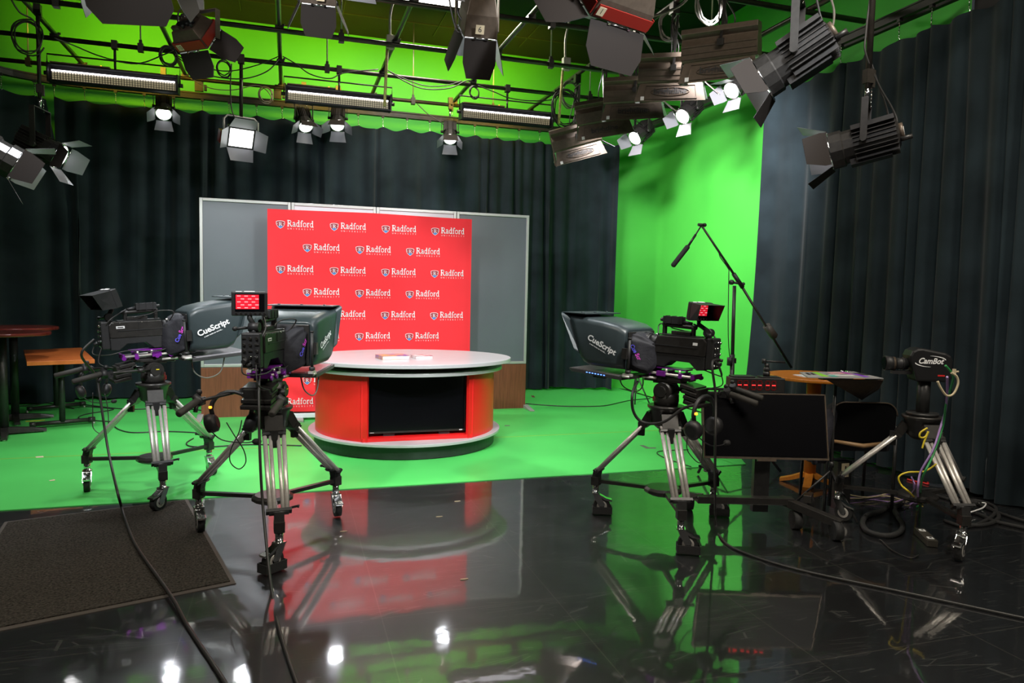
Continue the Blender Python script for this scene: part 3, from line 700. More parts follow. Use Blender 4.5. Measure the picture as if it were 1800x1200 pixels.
def prompter(label, x, y, z, az, pitch=0, zs=1, small_label=True, mono_side=-1, text_pink=True, leds=False):
    """hood, drape and screen tray ahead of a camera; origin at rod level under the rear of the hood"""
    t = thing('teleprompter', label, 'teleprompter', (x, y, z), az); t.rotation_euler = (0, -pitch, az); t.scale = (1, 1, zs)
    HZ = .012
    def ring(x0, w_, zl, zh, r=.03, xt=None, n=5):
        pts = []
        for (cy, cz, a0) in ((w_-r, zh-r, 0), (-w_+r, zh-r, pi/2), (-w_+r, zl+r, pi), (w_-r, zl+r, 3*pi/2)):
            for i in range(n):
                a = a0+pi/2*i/(n-1); yy = cy+r*cos(a); zz = cz+r*sin(a)
                f = (zz-zl)/(zh-zl); pts.append((x0+(xt or 0)*f, yy, zz))
        return pts
    rings = [ring(0, .185, HZ, .292, .045), ring(.012, .195, HZ, .302, .05), ring(.06, .205, HZ, .325, .045), ring(.15, .212, HZ, .346, .045, .02), ring(.25, .218, HZ+.002, .360, .045, .06), ring(.29, .22, HZ+.02, .364, .045, .085), ring(.305, .222, HZ+.05, .366, .04, .11)]
    m = MB(); m.use(hoodm).loft(rings, caps=True); 
    m.loft([ring(.309, .214, HZ+.06, .362, .035, .11), ring(.345, .238, HZ+.10, .384, .02, .13)], caps=True, smooth=False)
    hd = m.build('hood', hoodm, t)
    # flared lip along the top
    m = MB(); m.box((.385, 0, .384), (.19, .44, .006)); 
    for k in (-.15, 0, .15): m.cyl((.36, k, .386), (.36, k, .394), .009)
    m.build('top_flap', hoodm, t)
    # logo on both sides: the name uphill with the small line under it
    for sy, sg in ((-1, 1), (1, -1)):
        b = MB(); b.use(white_ink)
        M = T(.155, sy*.219, .175) @ (RX(pi/2) if sy < 0 else RZ(pi) @ RX(pi/2)) @ RZ(radians(20)*1)
        if sy > 0: M = T(.155, sy*.219, .175) @ RZ(pi) @ RX(pi/2) @ RZ(radians(-24))
        b.text('CueScript', .058, M @ T(.0, .0, 0), bold=.0016); b.text('a new twist on words...', .0145, M @ T(-.015, -.036, 0), bold=.0003)
        b.build('printed_logo', None, hd)
    # rear frame
    b = MB(); b.box((-.006, 0, .15), (.008, .33, .26)); b.build('rear_frame', blackm, t, bevel=.01)
    # cloth drape between hood and lens
    rnd = random.Random(5); R = []
    for k, (xx, w_, zl, zh) in enumerate(((-.012, .15, .015, .275), (-.035, .145, .01, .27), (-.07, .115, -.01, .25), (-.11, .085, -.02, .22), (-.15, .062, .04, .20))):
        rr = []
        for i in range(40):
            a = 2*pi*i/40; f = 1+.03*sin(5*a+k*1.3)+.035*sin(9*a-k)
            ca, sa = cos(a), sin(a); q = 6.0
            px_ = math.copysign(abs(ca)**(2/q), ca); pz_ = math.copysign(abs(sa)**(2/q), sa)
            rr.append((xx+.006*sin(3*a), w_*px_*f, (zl+zh)/2+(zh-zl)/2*pz_*f))
        R.append(rr)
    cl = MB().loft(R).build('cloth_shroud', nylon, t)
    for sy in (-1, 1):
        b = MB(); M = T(-.052, sy*.143, .14) @ (RX(pi/2) if sy < 0 else RZ(pi) @ RX(pi/2)) @ RY(.35*sy) @ RZ(radians(65 if sy < 0 else -60))
        b.use(mat('blue_violet_print', (.12, .10, .75), .6)).text('Cue', .036, M @ T(-.03, 0, 0), bold=.0012)
        b.use(mat('magenta_print', (.65, .06, .55), .6)).text('Scr', .036, M @ T(.033, 0, 0), bold=.0012); b.build('printed_name', None, cl)
    # side posts with clamp blocks
    for sy in (-1, 1):
        b = MB(); b.use(steelg).cyl((-.03, sy*.188, -.02), (-.03, sy*.188, .235), .0095, n=12).cyl((-.03, sy*.188, .235), (-.03, sy*.188, .242), .013, n=12)
        b.cyl((-.03, sy*.188, -.005), (-.03, sy*.188, .015), .018, n=12); b.use(blackm).box((-.01, sy*.2, .13), (.035, .03, .075)); b.use(alum).box((-.03, sy*.188, -.018), (.06, .03, .016)).cyl((-.05, sy*.2, -.03), (.0, sy*.2, -.03), .008)
        b.build('side_post', None, t)
    # screen tray
    b = MB(); M = T(0, 0, 0) @ RY(radians(-2))
    b.use(plast).prism([(-.0, -.060), (.385, -.060), (.405, -.045), (.405, -.034), (.0, -.034)], -.205, .205, M=M)
    tr_ = b.build('screen_tray', mat('dark_grey_tray', (.035, .035, .035), .45), t, bevel=.003)
    b = MB(); b.use(mat('grey_reflection_screen', (.34, .32, .34), .2)).box((.21, 0, -.032), (.36, .38, .004), M=M); b.build('tray_screen', None, tr_)  # reflection in the tray glass is put into this pale grey
    if leds:
        b = MB(); b.use(blue_on)
        for k in range(7): b.box((.13+.022*k, .2065, -.046), (.010, .003, .005), M=M)
        b.build('tray_indicator', None, tr_)
        MB().box((.27, 0, -.075), (.09, .10, .035)).build('counter_box', plast, tr_)
    b = MB(); b.use(blackm).box((-.03, 0, -.035), (.05, .40, .02)); b.use(alum)
    for sy in (-.05, .05): b.cyl((-.16, sy, -.035), (.02, sy, -.035), .009)
    b.build('cross_bracket', None, t)
    return t
def headset(label, c, az, s=1.0, mic=True):
    t = thing('headset', label, 'headset', c, az)
    b = MB()
    arc = [(.085*sin(a), 0, .085*cos(a)) for a in [radians(k) for k in range(-110, 111, 20)]]
    b.tube(arc, [.010]*len(arc), 8, M=T(0, 0, -.06) @ Matrix.Scale(s, 4)); b.build('headband', plast, t)
    for sx in (-1, 1):
        b = MB(); M = T(sx*.082*s, 0, -.13*s) @ RY(radians(90+sx*14))
        b.loft([[(r*1.0*cos(a), r*.85*sin(a), z) for a in [2*pi*i/16 for i in range(16)]] for r, z in ((.030*s, -.026), (.045*s, -.02), (.048*s, 0), (.044*s, .018), (.03*s, .026))], M=M)
        b.build('ear_cup', glossb if s > 1 else plast, t)
    if mic:
        MB().tube(smooth_path([(-.09*s, -.02, -.15), (-.03, -.05, -.20), (.06, -.05, -.215), (.10, -.05, -.21)], 5), .003, 6).build('boom_arm', plast, t)
        MB().sphere((.115, -.05, -.21), .016, 10, (1.3, 1, 1)).build('microphone_capsule', rubber, t)
    MB().sphere((-.085*s, -.012, -.05), .008, 8).build('status_lamp', orange_on, t)
    return t
def ribbed_pack(t, M):
    b = MB()
    for k in range(4): b.box((-.02-.018*k, 0, -.03*k), (.10, .17, .022), M=M)
    b.box((-.05, 0, -.05), (.08, .15, .11), M=M)
    b.build('ribbed_power_pack', blackm, t, bevel=.003)
    MB().box((-.102, .0, -.06), (.003, .06, .012), M=M).build('pack_label', alum, t)

# --- left rig -------------------------------------------------------
def P3(px, py): p = PZ(px, py, 0); return (p.x, p.y)
def cen(F): return (sum(f[0] for f in F)/3, sum(f[1] for f in F)/3)
azL, azM, azR = radians(22), radians(71), radians(123)

FL = [P3(154, 862), P3(287, 895), P3(368, 834)]; cL = cen(FL)
FM = [P3(350, 932), P3(491, 1000), P3(590, 905)]; cM = cen(FM)
FR = [P3(1046, 903), P3(1195, 972), P3(1252, 905)]; cR = cen(FR)
ZB = .785
def rig(F, c, az, pitch, tl, cl, pl, hl, trail, pans, vf, vfa, hood, pic, hs, seed, zs=1, leds=False):
    t = tripod(tl, *c, F, ZB, trail, guards={1: (0, 0, 0), 2: (0, 1, 0), 3: (1, 1, 1)}[seed]); h = fluid_head(t, ZB, az, pans=pans)
    ca, sa = cos(az), sin(az); o = -.07
    z0 = ZB+.17+.065
    k, V, vo = studio_camera(cl, c[0]+o*ca, c[1]+o*sa, z0, az, pitch=pitch, vf=vf, vf_az=vfa, pic=pic, seed=seed, vf_tilt=-4 if seed == 2 else -17 if seed == 1 else -8, vf_s=.86 if seed == 3 else 1)
    if hood: vf_hood(V, vo)
    ribbed_pack(t, T(0, 0, ZB) @ RZ(az) @ T(-.16, 0, .14) @ RY(radians(-12)))
    o2 = .205 if seed != 2 else .18
    p = prompter(pl, c[0]+o2*ca, c[1]+o2*sa, z0-.035+o2*sin(pitch), az, pitch=pitch, zs=zs, leds=leds)
    hd = headset(hl, hs[0], hs[1])
    return t, k, p
LR = dict(pans=((0, -.20, .06, .26), (0, .26, .05, .30)))
tL, kL, pL = rig(FL, cL, azL, radians(3.5), 'camera tripod on casters at the left, standing by the brown mat on the green floor',
    'studio camera of the leftmost rig, seen side-on under a tilted viewfinder hood', 'leftmost grey teleprompter hood with white lettering, in front of the grey set panel',
    'black headset hanging under the pan handles of the leftmost camera', [radians(-80), radians(-125), radians(-60)], LR['pans'], (.03, 0), radians(14), True, False, ((cL[0]-.43*cos(azL)+.02, cL[1]-.43*sin(azL)-.05, .90), radians(40)), 1)
tM, kM, pM = rig(FM, cM, azM, radians(1), 'camera tripod on casters right of the brown mat, in front of the red desk',
    'studio camera seen from behind with a small monitor showing the red logo wall', 'teleprompter hood in front of the red banner, above the left end of the desk',
    'black headset with two big ear cups hanging beside the walnut panel', [radians(-75), radians(-140), radians(-80)], ((0, -.17, .04, .24), (0, .26, .04, .30)), (.02, .03), radians(24), False, True, ((0, 0, 0), 0), 2, zs=.96)
tR, kR, pR = rig(FR, cR, azR, radians(2), 'camera tripod on casters reflected in the black floor at the right of the desk',
    'studio camera of the right rig facing left, outlined against the bright green wall', 'teleprompter hood facing left against the drape edge, with blue lamps on its tray',
    'black headset hanging beside the dark floor monitor below the right camera', [radians(-20), radians(-25), radians(-30)], ((0, -.34, .06, .22), (0, -.10, .06, .28)), (.08, 0), radians(-30), True, True, ((0, 0, 0), 0), 3, zs=.9, leds=True)
hsM = [o for o in bpy.data.objects if o.name.startswith('headset')]
def place(o, px, py, D, az): p = PD(px, py, D); o.location = p; o.rotation_euler = (0, 0, az)
place(hsM[0], 164, 655, 5.05, radians(30)); place(hsM[1], 407, 697, 3.98, radians(-10)); hsM[1].scale = (1.3, 1.3, 1.15); place(hsM[2], 1239, 705, 4.1, radians(25)); hsM[2].scale = (1.3, 1.3, 1.2)
# extra little parts: cables on the cameras
for k, sd in ((kL, 0), (kM, 1), (kR, 2)):
    part_cable(k, [(-.08, -.01, .29), (-.16, -.05, .25), (-.20, -.06, .22), (-.23, -.04, .17)], .005)
    part_cable(k, [(.17, -.05, .18), (.20, -.10, .26), (.12, -.06, .27), (.06, -.03, .25), (-.05, -.06, .235)], .004)
    part_cable(k, [(-.27, .03, .08), (-.30, .02, .0), (-.22, -.06, -.01), (-.1, -.08, .01), (.05, -.08, -.01), (.14, -.07, .0)], .004)
    part_cable(k, [(-.25, -.03, .05), (-.28, -.05, -.06), (-.2, -.08, -.1)], .0035)
for p in (pL, pM, pR):
    part_cable(p, [(.02, -.10, -.04), (.03, -.12, -.14), (.10, -.15, -.19), (.20, -.15, -.16), (.24, -.15, -.05)], .0045, greyc, 'power_lead')
def rigw(c, az, x, y, z): return (c[0]+x*cos(az)-y*sin(az), c[1]+x*sin(az)+y*cos(az), z)
# thick camera cables down to the floor
cable_thing('thick cable from the leftmost camera crossing the brown mat to the bottom edge',
    [rigw(cL, azL, -.36, .02, 1.10), rigw(cL, azL, -.44, .0, 1.0), PD(168, 660, 5.0), PD(176, 700, 5.0), PD(190, 790, 4.95), PZ(206, 862, .16), PZ(214, 892, .04), PZ(220, 912, .022), PZ(240, 960, .020), PZ(300, 1046, .022), PZ(330, 1100, .009), PZ(396, 1200, .008), PZ(440, 1280, .008)], .0085)
cable_thing('cable hanging from the middle camera and running over the glossy floor to the bottom edge',
    [rigw(cM, azM, -.36, .0, 1.06), PD(455, 640, 3.95), PD(455, 700, 3.85), PD(457, 800, 3.75), PD(463, 900, 3.7), PZ(478, 1042, .008), PZ(492, 1110, .008), PZ(520, 1195, .008), PZ(560, 1290, .008)], .0075)
cable_thing('cable falling from the right camera and sweeping across the black floor to the right edge',
    [rigw(cR, azR, -.34, .0, 1.10), PD(1252, 640, 4.1), PD(1258, 700, 4.1), PD(1257, 800, 4.05), PZ(1258, 915, .03), PZ(1268, 945, .008), PZ(1300, 968, .008), PZ(1400, 1000, .008), PZ(1600, 1043, .008), PZ(1810, 1088, .008), PZ(1900, 1105, .008)], .0075)
cable_thing('looped cable slung under the right camera from its tray to the pan handle', [rigw(cR, azR, .18, .05, .92), PD(1112, 690, 4.3), PD(1113, 722, 4.3), PD(1130, 742, 4.3), PD(1165, 742, 4.2), PD(1200, 718, 4.15), PD(1222, 712, 4.1)], .009)
cable_thing('thin headset lead looping down beside the left tripod', [PD(163, 690, 5.05), PD(163, 730, 5.05), PD(164, 752, 5.05), PD(178, 762, 5.05), PD(190, 750, 5.05), PD(189, 715, 5.05), PD(184, 692, 5.05)], .0032)
cable_thing('thin headset lead looping below the headset in front of the walnut panel', [PD(398, 742, 3.98), PD(412, 765, 3.98), PD(428, 790, 3.98), PD(432, 812, 3.98), PD(420, 824, 3.98), PD(405, 812, 3.98), PD(406, 790, 3.98), PD(420, 760, 3.98), PD(425, 738, 3.98)], .0032)
cable_thing('thin lead hanging under the headset of the right camera', [PD(1215, 735, 4.15), PD(1207, 780, 4.15), PD(1214, 800, 4.15), PD(1232, 812, 4.15), PD(1236, 770, 4.15), PD(1236, 745, 4.15)], .0032)
# ================================================================= PIPE GRID
GZ = 4.1
def clampb(b, p): b.box(p, (.09, .09, .05))
def pipe(label, a, b_, r=.025, group='pipes of the lighting grid'):
    a = Vector(a); b_ = Vector(b_); o = MB().cyl(a-a, b_-a, r, n=14).build('grid_pipe', pipe_m, loc=a); return tag(o, label, 'pipe', group)
rowsY = [(10.05, 'pipe along the back just above the curtain rails'), (8.98, 'pipe that carries the three LED strip lights'), (7.85, 'pipe crossing behind the red panel light'), (6.70, 'pipe crossing under the ceiling lamp'), (5.60, 'cross pipe above the nearest fixtures'), (4.5, 'cross pipe overhead near the camera'), (3.5, 'cross pipe nearest the camera, above the picture')]
for y, l in rowsY: pipe('black steel '+l, (-3.9, y, GZ), (5.2 if y != 10.05 else 4.6, y, GZ))
colX = [(-2.40, 'leftmost lengthwise pipe, over the round tables'), (-1.25, 'lengthwise pipe over the left camera'), (-.09, 'lengthwise pipe left of the banner, seen end-on'), (1.10, 'lengthwise pipe above the banner'), (2.24, 'lengthwise pipe above the right set panel'), (3.38, 'lengthwise pipe that carries the row of black flood fixtures'), (4.62, 'lengthwise pipe near the right wall')]
for x, l in colX: pipe('black steel '+l, (x, 2.2, GZ+.055), (x, 10.15, GZ+.055))
# swivel clamps where pipes cross
for i, (y, l) in enumerate(rowsY[:4]):
    for j, (x, l2) in enumerate(colX):
        b = MB(); b.box((0, 0, .028), (.075, .075, .03)).box((.04, 0, .03), (.015, .03, .07)).box((0, .04, .03), (.03, .015, .07)); b.cyl((.05, .01, .05), (.05, .01, .07), .008)
        tag(b.build('pipe_clamp', blackm, loc=(x, y, GZ)), 'black clamp joining two crossing grid pipes', 'clamp', 'swivel clamps where the grid pipes cross')
def hanger(x, y, label=None, white=True):
    t = thing('hanger_rod', label or 'thin threaded rod holding the pipe grid from the ceiling', 'hanger rod', (x, y, GZ), group='hanger rods between grid and ceiling')
    MB().cyl((0, 0, .03), (0, 0, CEIL-GZ-.001), .008, n=8).build('rod', mat('galvanised_rod', (.35, .36, .28), .4, metal=.6), t)
    MB().box((0, 0, 0), (.055, .065, .09)).box((0, 0, .06), (.03, .03, .05)).build('clamp', blackm, t)
for px, py, y in ((50, 110, 10.05), (247, 60, 8.98), (100, 62, 7.85), (410, 20, 6.70), (600, 60, 7.85), (726, 180, 10.05), (868, 90, 7.85), (575, 145, 8.98), (968, 118, 7.85), (867, 170, 10.05), (970, 60, 6.7)):
    # stand the rod on the pipe row, at the picture column of the rod
    p = PY(px, py, y); hanger(p.x, y)
for px, y in ((1038, 8.98), (1248, 6.7)): p = PY(px, 120, y); hanger(p.x, y)
# track hanger boxes under the back pipe
for k, px in enumerate((168, 350, 488, 640, 845, 925)):
    p = PY(px, 155, 10.08)
    t = thing('track_bracket', 'dark bracket hanging the curtain rail from the back pipe', 'bracket', (p.x, 10.08, GZ), group='brackets of the curtain rail')
    MB().box((0, 0, -.07), (.10, .05, .14)).build('hanger_plate', blackm, t); MB().box((.075, 0, -.09), (.03, .04, .07)).build('bolt_block', plast, t); MB().box((0, 0, .0), (.07, .07, .07)).build('pipe_clamp', blackm, t)
# ceiling conduit drops with junction boxes
for px, y, l in ((685, 7.85, 'pale conduit drop with junction box above the banner'), (993, 7.85, 'pale conduit drop with junction box above the flood fixtures')):
    p = PY(px, 70, y+.15)
    t = thing('conduit_drop', l, 'conduit', (p.x, y+.12, GZ))
    cm_ = mat('galvanised_conduit', (.40, .40, .34), .45, metal=.4)
    MB().tube(smooth_path([(0, 0, .12), (.0, .01, .35), (.05, .02, .6), (.05, .02, .85), (.02, 0, CEIL-GZ)], 6), .014, 8).build('conduit', cm_, t)
    MB().box((0, -.03, .05), (.09, .07, .14)).build('junction_box', cm_, t, bevel=.004); MB().cyl((-.03, 0, -.02), (-.05, .03, -.62), .016, n=8).build('lower_conduit', mat('worn_yellow_conduit', (.40, .36, .12), .6, noise=.4, scale=30), t)
# fluorescent ceiling lamp
def ceiling_lamp(x, y, label, watt=60):
    t = thing('ceiling_lamp', label, 'ceiling lamp', (x, y, CEIL-.012), group='fluorescent ceiling lamps')
    b = MB(); b.box((0, 0, -.06), (1.25, .62, .02)); b.box((0, .31, -.03), (1.25, .02, .08)).box((0, -.31, -.03), (1.25, .02, .08)).box((.62, 0, -.03), (.02, .6, .08)).box((-.62, 0, -.03), (.02, .6, .08)); b.build('housing', flatw, t)
    MB().box((0, 0, -.075), (1.2, .58, .01)).build('lit_diffuser', tube_on, t)
    area((x, y, CEIL-.12), 1.15, watt, (1, .9, .75), sy=.55)
# ---------------------------------------------------------------- LED strips
def strip_light(px0, py0, px1, py1, label):
    y = 8.98; a = PY(px0, py0, y-.05); b_ = PY(px1, py1, y-.05); cx, cz = (a.x+b_.x)/2, (a.z+b_.z)/2; ln = b_.x-a.x
    t = thing('led_strip_light', label, 'strip light', (cx, y-.05, cz), group='LED strip lights on the grid')
    M = RX(radians(5)); h = .19
    b = MB(); b.box((0, .07, h/2-.01), (ln, .16, .012), M=M).box((0, .07, -h/2+.01), (ln, .16, .012), M=M).box((0, .145, 0), (ln, .012, h), M=M)
    for s_ in (-1, 1): b.box((s_*ln/2, .06, 0), (.014, .18, h+.01), M=M)
    b.prism([(-.03, h/2-.02), (.14, h/2-.01), (.14, h/2+.02), (-.03, h/2-.008)], -ln/2, ln/2, M=M, plane='yz')
    b.build('housing', plast, t)
    MB().box((-ln*.26, .05, h/2+.012), (ln*.45, .1, .012), M=M).build('top_cover', mat('tan_top_cover', (.22, .15, .09), .5), t)
    b = MB(); b.use(louvre).box((0, .03, -.026), (ln-.05, .01, .08), M=M); b.use(plast)
    n = int(ln/.028)
    for k in range(n+1): b.box((-ln/2+.03+k*(ln-.06)/n, .018, -.026), (.0035, .02, .082), M=M)
    for zz in (-.05, -.028, -.006): b.box((0, .018, zz), (ln-.05, .018, .0022), M=M)
    b.build('louvre_grid', None, t)
    MB().box((0, .02, .024), (ln-.06, .014, .014), M=M).build('lit_led_row', strip_on, t)
    b = MB(); b.tube([(-ln/2-.02, .05, 0), (-ln/2-.02, .05, .2), (ln/2+.02, .05, .2), (ln/2+.02, .05, 0)], .009, 6); b.cyl((0, .05, .2), (0, .05, GZ-cz), .014); b.box((0, .05, GZ-cz), (.06, .07, .09)); b.cyl((0, .05, .1), (0, .05, .2), .012)
    for s_ in (-1, 1): b.cyl((s_*(ln/2), .05, 0), (s_*(ln/2+.05), .05, 0), .022)
    b.build('yoke', blackm, t)
    MB().sphere((-ln*.1, -.0, h/2+.02), .009, 6).build('status_lamp', orange_on, t)
    # added area lamp above each strip puts a yellow wash on the wall
    area((cx, y+.25, 4.22), ln, 22, (1, .66, .04), aim=(cx, YB, 4.95), sy=.1, name='added_wall_wash', spread=radians(125))
strip_light(84, 122, 312, 152, 'LED strip light at the upper left, the longest-looking of the row')
strip_light(502, 162, 687, 182, 'LED strip light in the middle of the back pipe, above two small fresnels')
strip_light(812, 193, 971, 212, 'LED strip light at the right end, beside the flood fixtures')
# ---------------------------------------------------------------- fixtures
def look(d):
    return Vector(d).normalized().to_track_quat('X', 'Z').to_matrix().to_4x4()
def barndoors(t, M, x0, r, L, ang=(32, 32, 32, 32), inner=None, outer=None, tw=1.25, sq=False, rot=0):
    for k in range(4):
        a = radians(90*k+rot); g = radians(ang[k]); R = M @ RX(a)
        w0 = r*.92; w1 = w0*tw
        q = [(x0, -w0, r), (x0, w0, r), (x0+L*.25*cos(g), w0*1.02, r+L*.25*sin(g)), (x0+L*cos(g), w1*.62 if k % 2 else w1, r+L*sin(g)), (x0+L*cos(g), -(w1*.62 if k % 2 else w1), r+L*sin(g)), (x0+L*.25*cos(g), -w0*1.02, r+L*.25*sin(g))]
        b = MB(); b.use(inner or doorw).plate(q, -.0015, M=R); b.use(outer or doorm).plate([tuple(Vector(p)+Vector((-sin(g)*.0018, 0, cos(g)*.0018))) for p in q], .0015, M=R)
        b.use(chrome).cyl((x0, -w0*.7, r), (x0, w0*.7, r), .004, M=R)
        b.build('barn_door', None, t)
def fresnel(label, p, d, s=1.0, pole_to=None, on=True, power=0, L=.26, r=.075, yoke_h=None, doorL=.12, ang=(30, 30, 30, 30), col=None, safety=True, name='fresnel_light', size=60, rot=0, coly=None):
    """p = centre of the head, d = aim; pole_to = z of the pipe above"""
    t = thing(name, label, 'stage light', p)
    M = look(d) @ Matrix.Scale(s, 4)
    b = MB(); b.use(blackm)
    b.loft([[(x, rr*cos(a), rr*sin(a)) for a in [2*pi*(i+.5)/12 for i in range(12)]] for x, rr in ((-L*.5, r*.7), (-L*.46, r*1.0), (L*.3, r*1.0), (L*.32, r*1.12), (L*.5, r*1.12))], caps=True, M=M, smooth=False)
    for k in range(-3, 4): b.box((-.05, k*r*.25, 0), (L*.62, .004, r*2.12), M=M); b.box((-.05, 0, k*r*.25), (L*.62, r*2.12, .004), M=M)
    b.box((-L*.05, 0, -r*1.05), (L*.6, r*1.1, r*.35), M=M)
    b.build('lamp_housing', blackm, t)
    b = MB(); b.use(brown).cyl((-L*.5, 0, 0), (-L*.56, 0, 0), r*.55, n=16, M=M); b.use(paper).cyl((-L*.56, 0, 0), (-L*.565, 0, 0), r*.3, n=16, M=M); b.use(blackm).cyl((-L*.5, r*.5, -r*.5), (-L*.66, r*.5, -r*.5), .012, M=M); b.build('rear_cap', None, t)
    b = MB(); b.use(lens_on if on else alum); b.loft([[(x, rr*cos(a), rr*sin(a)) for a in [2*pi*i/20 for i in range(20)]] for x, rr in ((L*.49, r*.98), (L*.51, r*.9), (L*.53, r*.5), (L*.535, r*.1))], M=M); b.build('lens', None, t)
    b = MB(); b.use(chrome).tube([(L*.5, r*1.02*cos(2*pi*i/20), r*1.02*sin(2*pi*i/20)) for i in range(20)], .004, 5, M=M, closed=True); b.build('lens_ring', chrome, t)
    barndoors(t, M, L*.51, r*1.08, doorL, ang, rot=rot)
    # yoke hangs straight down from the clamp
    Y = Vector(d).cross(Vector((0, 0, 1))).normalized(); yh = (yoke_h or r*2.3)*s; wd = r*1.35*s
    R = Matrix.Rotation(atan2(Y.y, Y.x), 3, 'Z')
    b = MB(); th = .006*s; sw = .032*s
    for sy in (-1, 1): b.box(Y*sy*wd+Vector((0, 0, yh/2)), (th, sw, yh), R)
    b.box((0, 0, yh), (2*wd, sw, th), R)
    b.cyl(Y*(-wd-.012*s), Y*(-wd+.02*s), .016*s); b.cyl(Y*(wd-.02*s), Y*(wd+.012*s), .016*s)
    b.build('yoke', blackm, t)
    top = max((pole_to or GZ)-p[2], .1)
    if top > yh+.01:
        b = MB(); b.use(chrome).cyl((0, 0, yh), (0, 0, min(yh+.09*s, top)), .010*s+.003)
        b.use(pipe_m)
        if top > yh+.12: b.cyl((0, 0, yh+.07*s), (0, 0, top), .018, n=10).box((0, 0, yh+.13*s), (.05, .04, .08)).box((.03, 0, yh+.12*s), (.02, .03, .10))
        b.box((0, 0, top), (.06, .06, .09)).box((.02, 0, top-.05), (.03, .04, .04))
        b.use(chrome)
        for k in range(6): b.cyl((.03+.002*(k % 2), 0, yh-.03+.022*k), (.032-.002*(k % 2), 0, yh-.012+.022*k), .003, n=5)
        b.build('clamp', None, t)
    if on and power:
        D = Vector(d).normalized(); spot(Vector(p)+D*(L*.56*s), Vector(p)+D*3, power, col or COOL, size, .4, r*s*.7)
    return t
dk = Vector((1.1, 6.9, 1.0))
def fpos(px, py, y): p = PY(px, py, y); return (p.x, p.y, p.z)
def FRZ(label, px, py, y, aim, **k):
    p = Vector(fpos(px, py, y)); return fresnel(label, tuple(p), tuple(Vector(aim)-p), **k)
FRZ('small lit fresnel nearest the left strip light, bright white disc facing the room', 288, 188, 9.85, (-1.0, 6.2, .0), s=1.15, power=60, ang=(20, 40, 28, 40))
FRZ('small lit fresnel, left one of the pair under the middle strip light', 534, 210, 9.85, (1.0, 6.6, .0), s=1.15, power=60, ang=(10, 45, 40, 45))
FRZ('small lit fresnel, right one of the pair under the middle strip light', 594, 208, 9.85, (0.2, 6.8, 0), s=1.15, power=60, ang=(10, 45, 40, 45))
FRZ('small lit fresnel under the left end of the right strip light', 791, 232, 9.85, (1.7, 7.2, .0), s=1.15, power=60, ang=(8, 40, 30, 30))
# LED panel on its pole
p = Vector(fpos(424, 243, 8.9)); d = (Vector((1.2, 4.0, 0.6))-p).normalized()
t = thing('led_panel_light', 'square lit LED panel light hanging on a long pole in front of the black drape', 'stage light', tuple(p)); M = look(d)
MB().box((-.045, 0, 0), (.09, .30, .24), M=M).build('housing', plast, t, bevel=.006)
MB().box((-.06, -.2, -.02), (.10, .06, .14), M=M).build('power_pack', redm, t)
MB().box((.003, 0, 0), (.006, .26, .20), M=M).build('lit_face', panel_on, t)
for k in range(4):
    g = radians((50, 38, 40, 38)[k]); hw, rr = ((.15, .12), (.12, .15), (.15, .12), (.12, .15))[k]; Rm = M @ RX(radians(90*k)); L_ = .17
    b = MB(); q = [(.006, -hw, rr), (.006, hw, rr), (.006+L_*cos(g), hw*.85, rr+L_*sin(g)), (.006+L_*cos(g), -hw*.85, rr+L_*sin(g))]
    b.use(doorw).plate(q, -.002, M=Rm); b.use(doorm).plate([tuple(Vector(a)+Vector((-sin(g)*.003, 0, cos(g)*.003))) for a in q], .0015, M=Rm); b.build('barn_door', None, t)
Y = d.cross(Vector((0, 0, 1))).normalized(); b = MB(); b.tube([Y*.19, Y*.19+Vector((0, 0, .2)), Y*.15+Vector((0, 0, .24)), Y*-.15+Vector((0, 0, .24)), Y*-.19+Vector((0, 0, .2)), Y*-.19], .012, 8); b.build('yoke', alum, t)
b = MB(); b.cyl((0, 0, .24), (0, .08, GZ-p.z), .02).box((0, .08, GZ-p.z), (.07, .07, .1)); b.build('hanging_pole', pipe_m, t)
spot(p+d*.02, p+d*3, 90, COOL, 75, .5, .12)
# left foreground pair
p6 = Vector(fpos(72, 258, 8.1)); fresnel('lit fresnel with open blue-white barn doors on a pole above the round tables', tuple(p6), (.86, -.15, -.42), s=1.5, power=50, L=.26, ang=(35, 35, 30, 35), yoke_h=.24, safety=True)
p7 = Vector(fpos(-22, 262, 6.9)); fresnel('large fixture cut by the left edge, its white barn door lit', tuple(p7), (.8, .2, -.45), s=1.7, power=50, L=.26, ang=(35, 30, 35, 35), yoke_h=.22)
# lights along the right wall
FRZ('small lit fresnel by the inner corner, lowest of the three along the right wall', 1128, 232, 8.75, (1.2, 7.6, .9), s=1.25, power=40, ang=(15, 40, 30, 40))
FRZ('small lit fresnel along the right wall, below the second flood fixture', 1212, 193, 7.6, (1.2, 6.4, .9), s=1.2, power=40, ang=(15, 40, 40, 40))
FRZ('small lit fresnel along the right wall, beneath the nearest flood fixture', 1300, 147, 6.75, (1.4, 5.9, 1.2), s=1.2, power=40, ang=(30, 40, 30, 40))
# big ones in the foreground
p13 = PD(1400, 100, 4.3); fresnel('large black fresnel with white round badge on its back, at the upper right', tuple(p13), (-.62, .62, -.52), s=1.45, power=0, on=True, L=.30, r=.08, doorL=.12, ang=(20, 45, 30, 45), yoke_h=.24)
p14 = PD(1520, 250, 4.2); fresnel('black fresnel hanging low on a pole in front of the right drape', tuple(p14), (-.66, .72, -.22), s=1.15, power=45, L=.32, r=.085, doorL=.14, ang=(25, 25, 25, 40), yoke_h=.20, col=COOL, size=40)
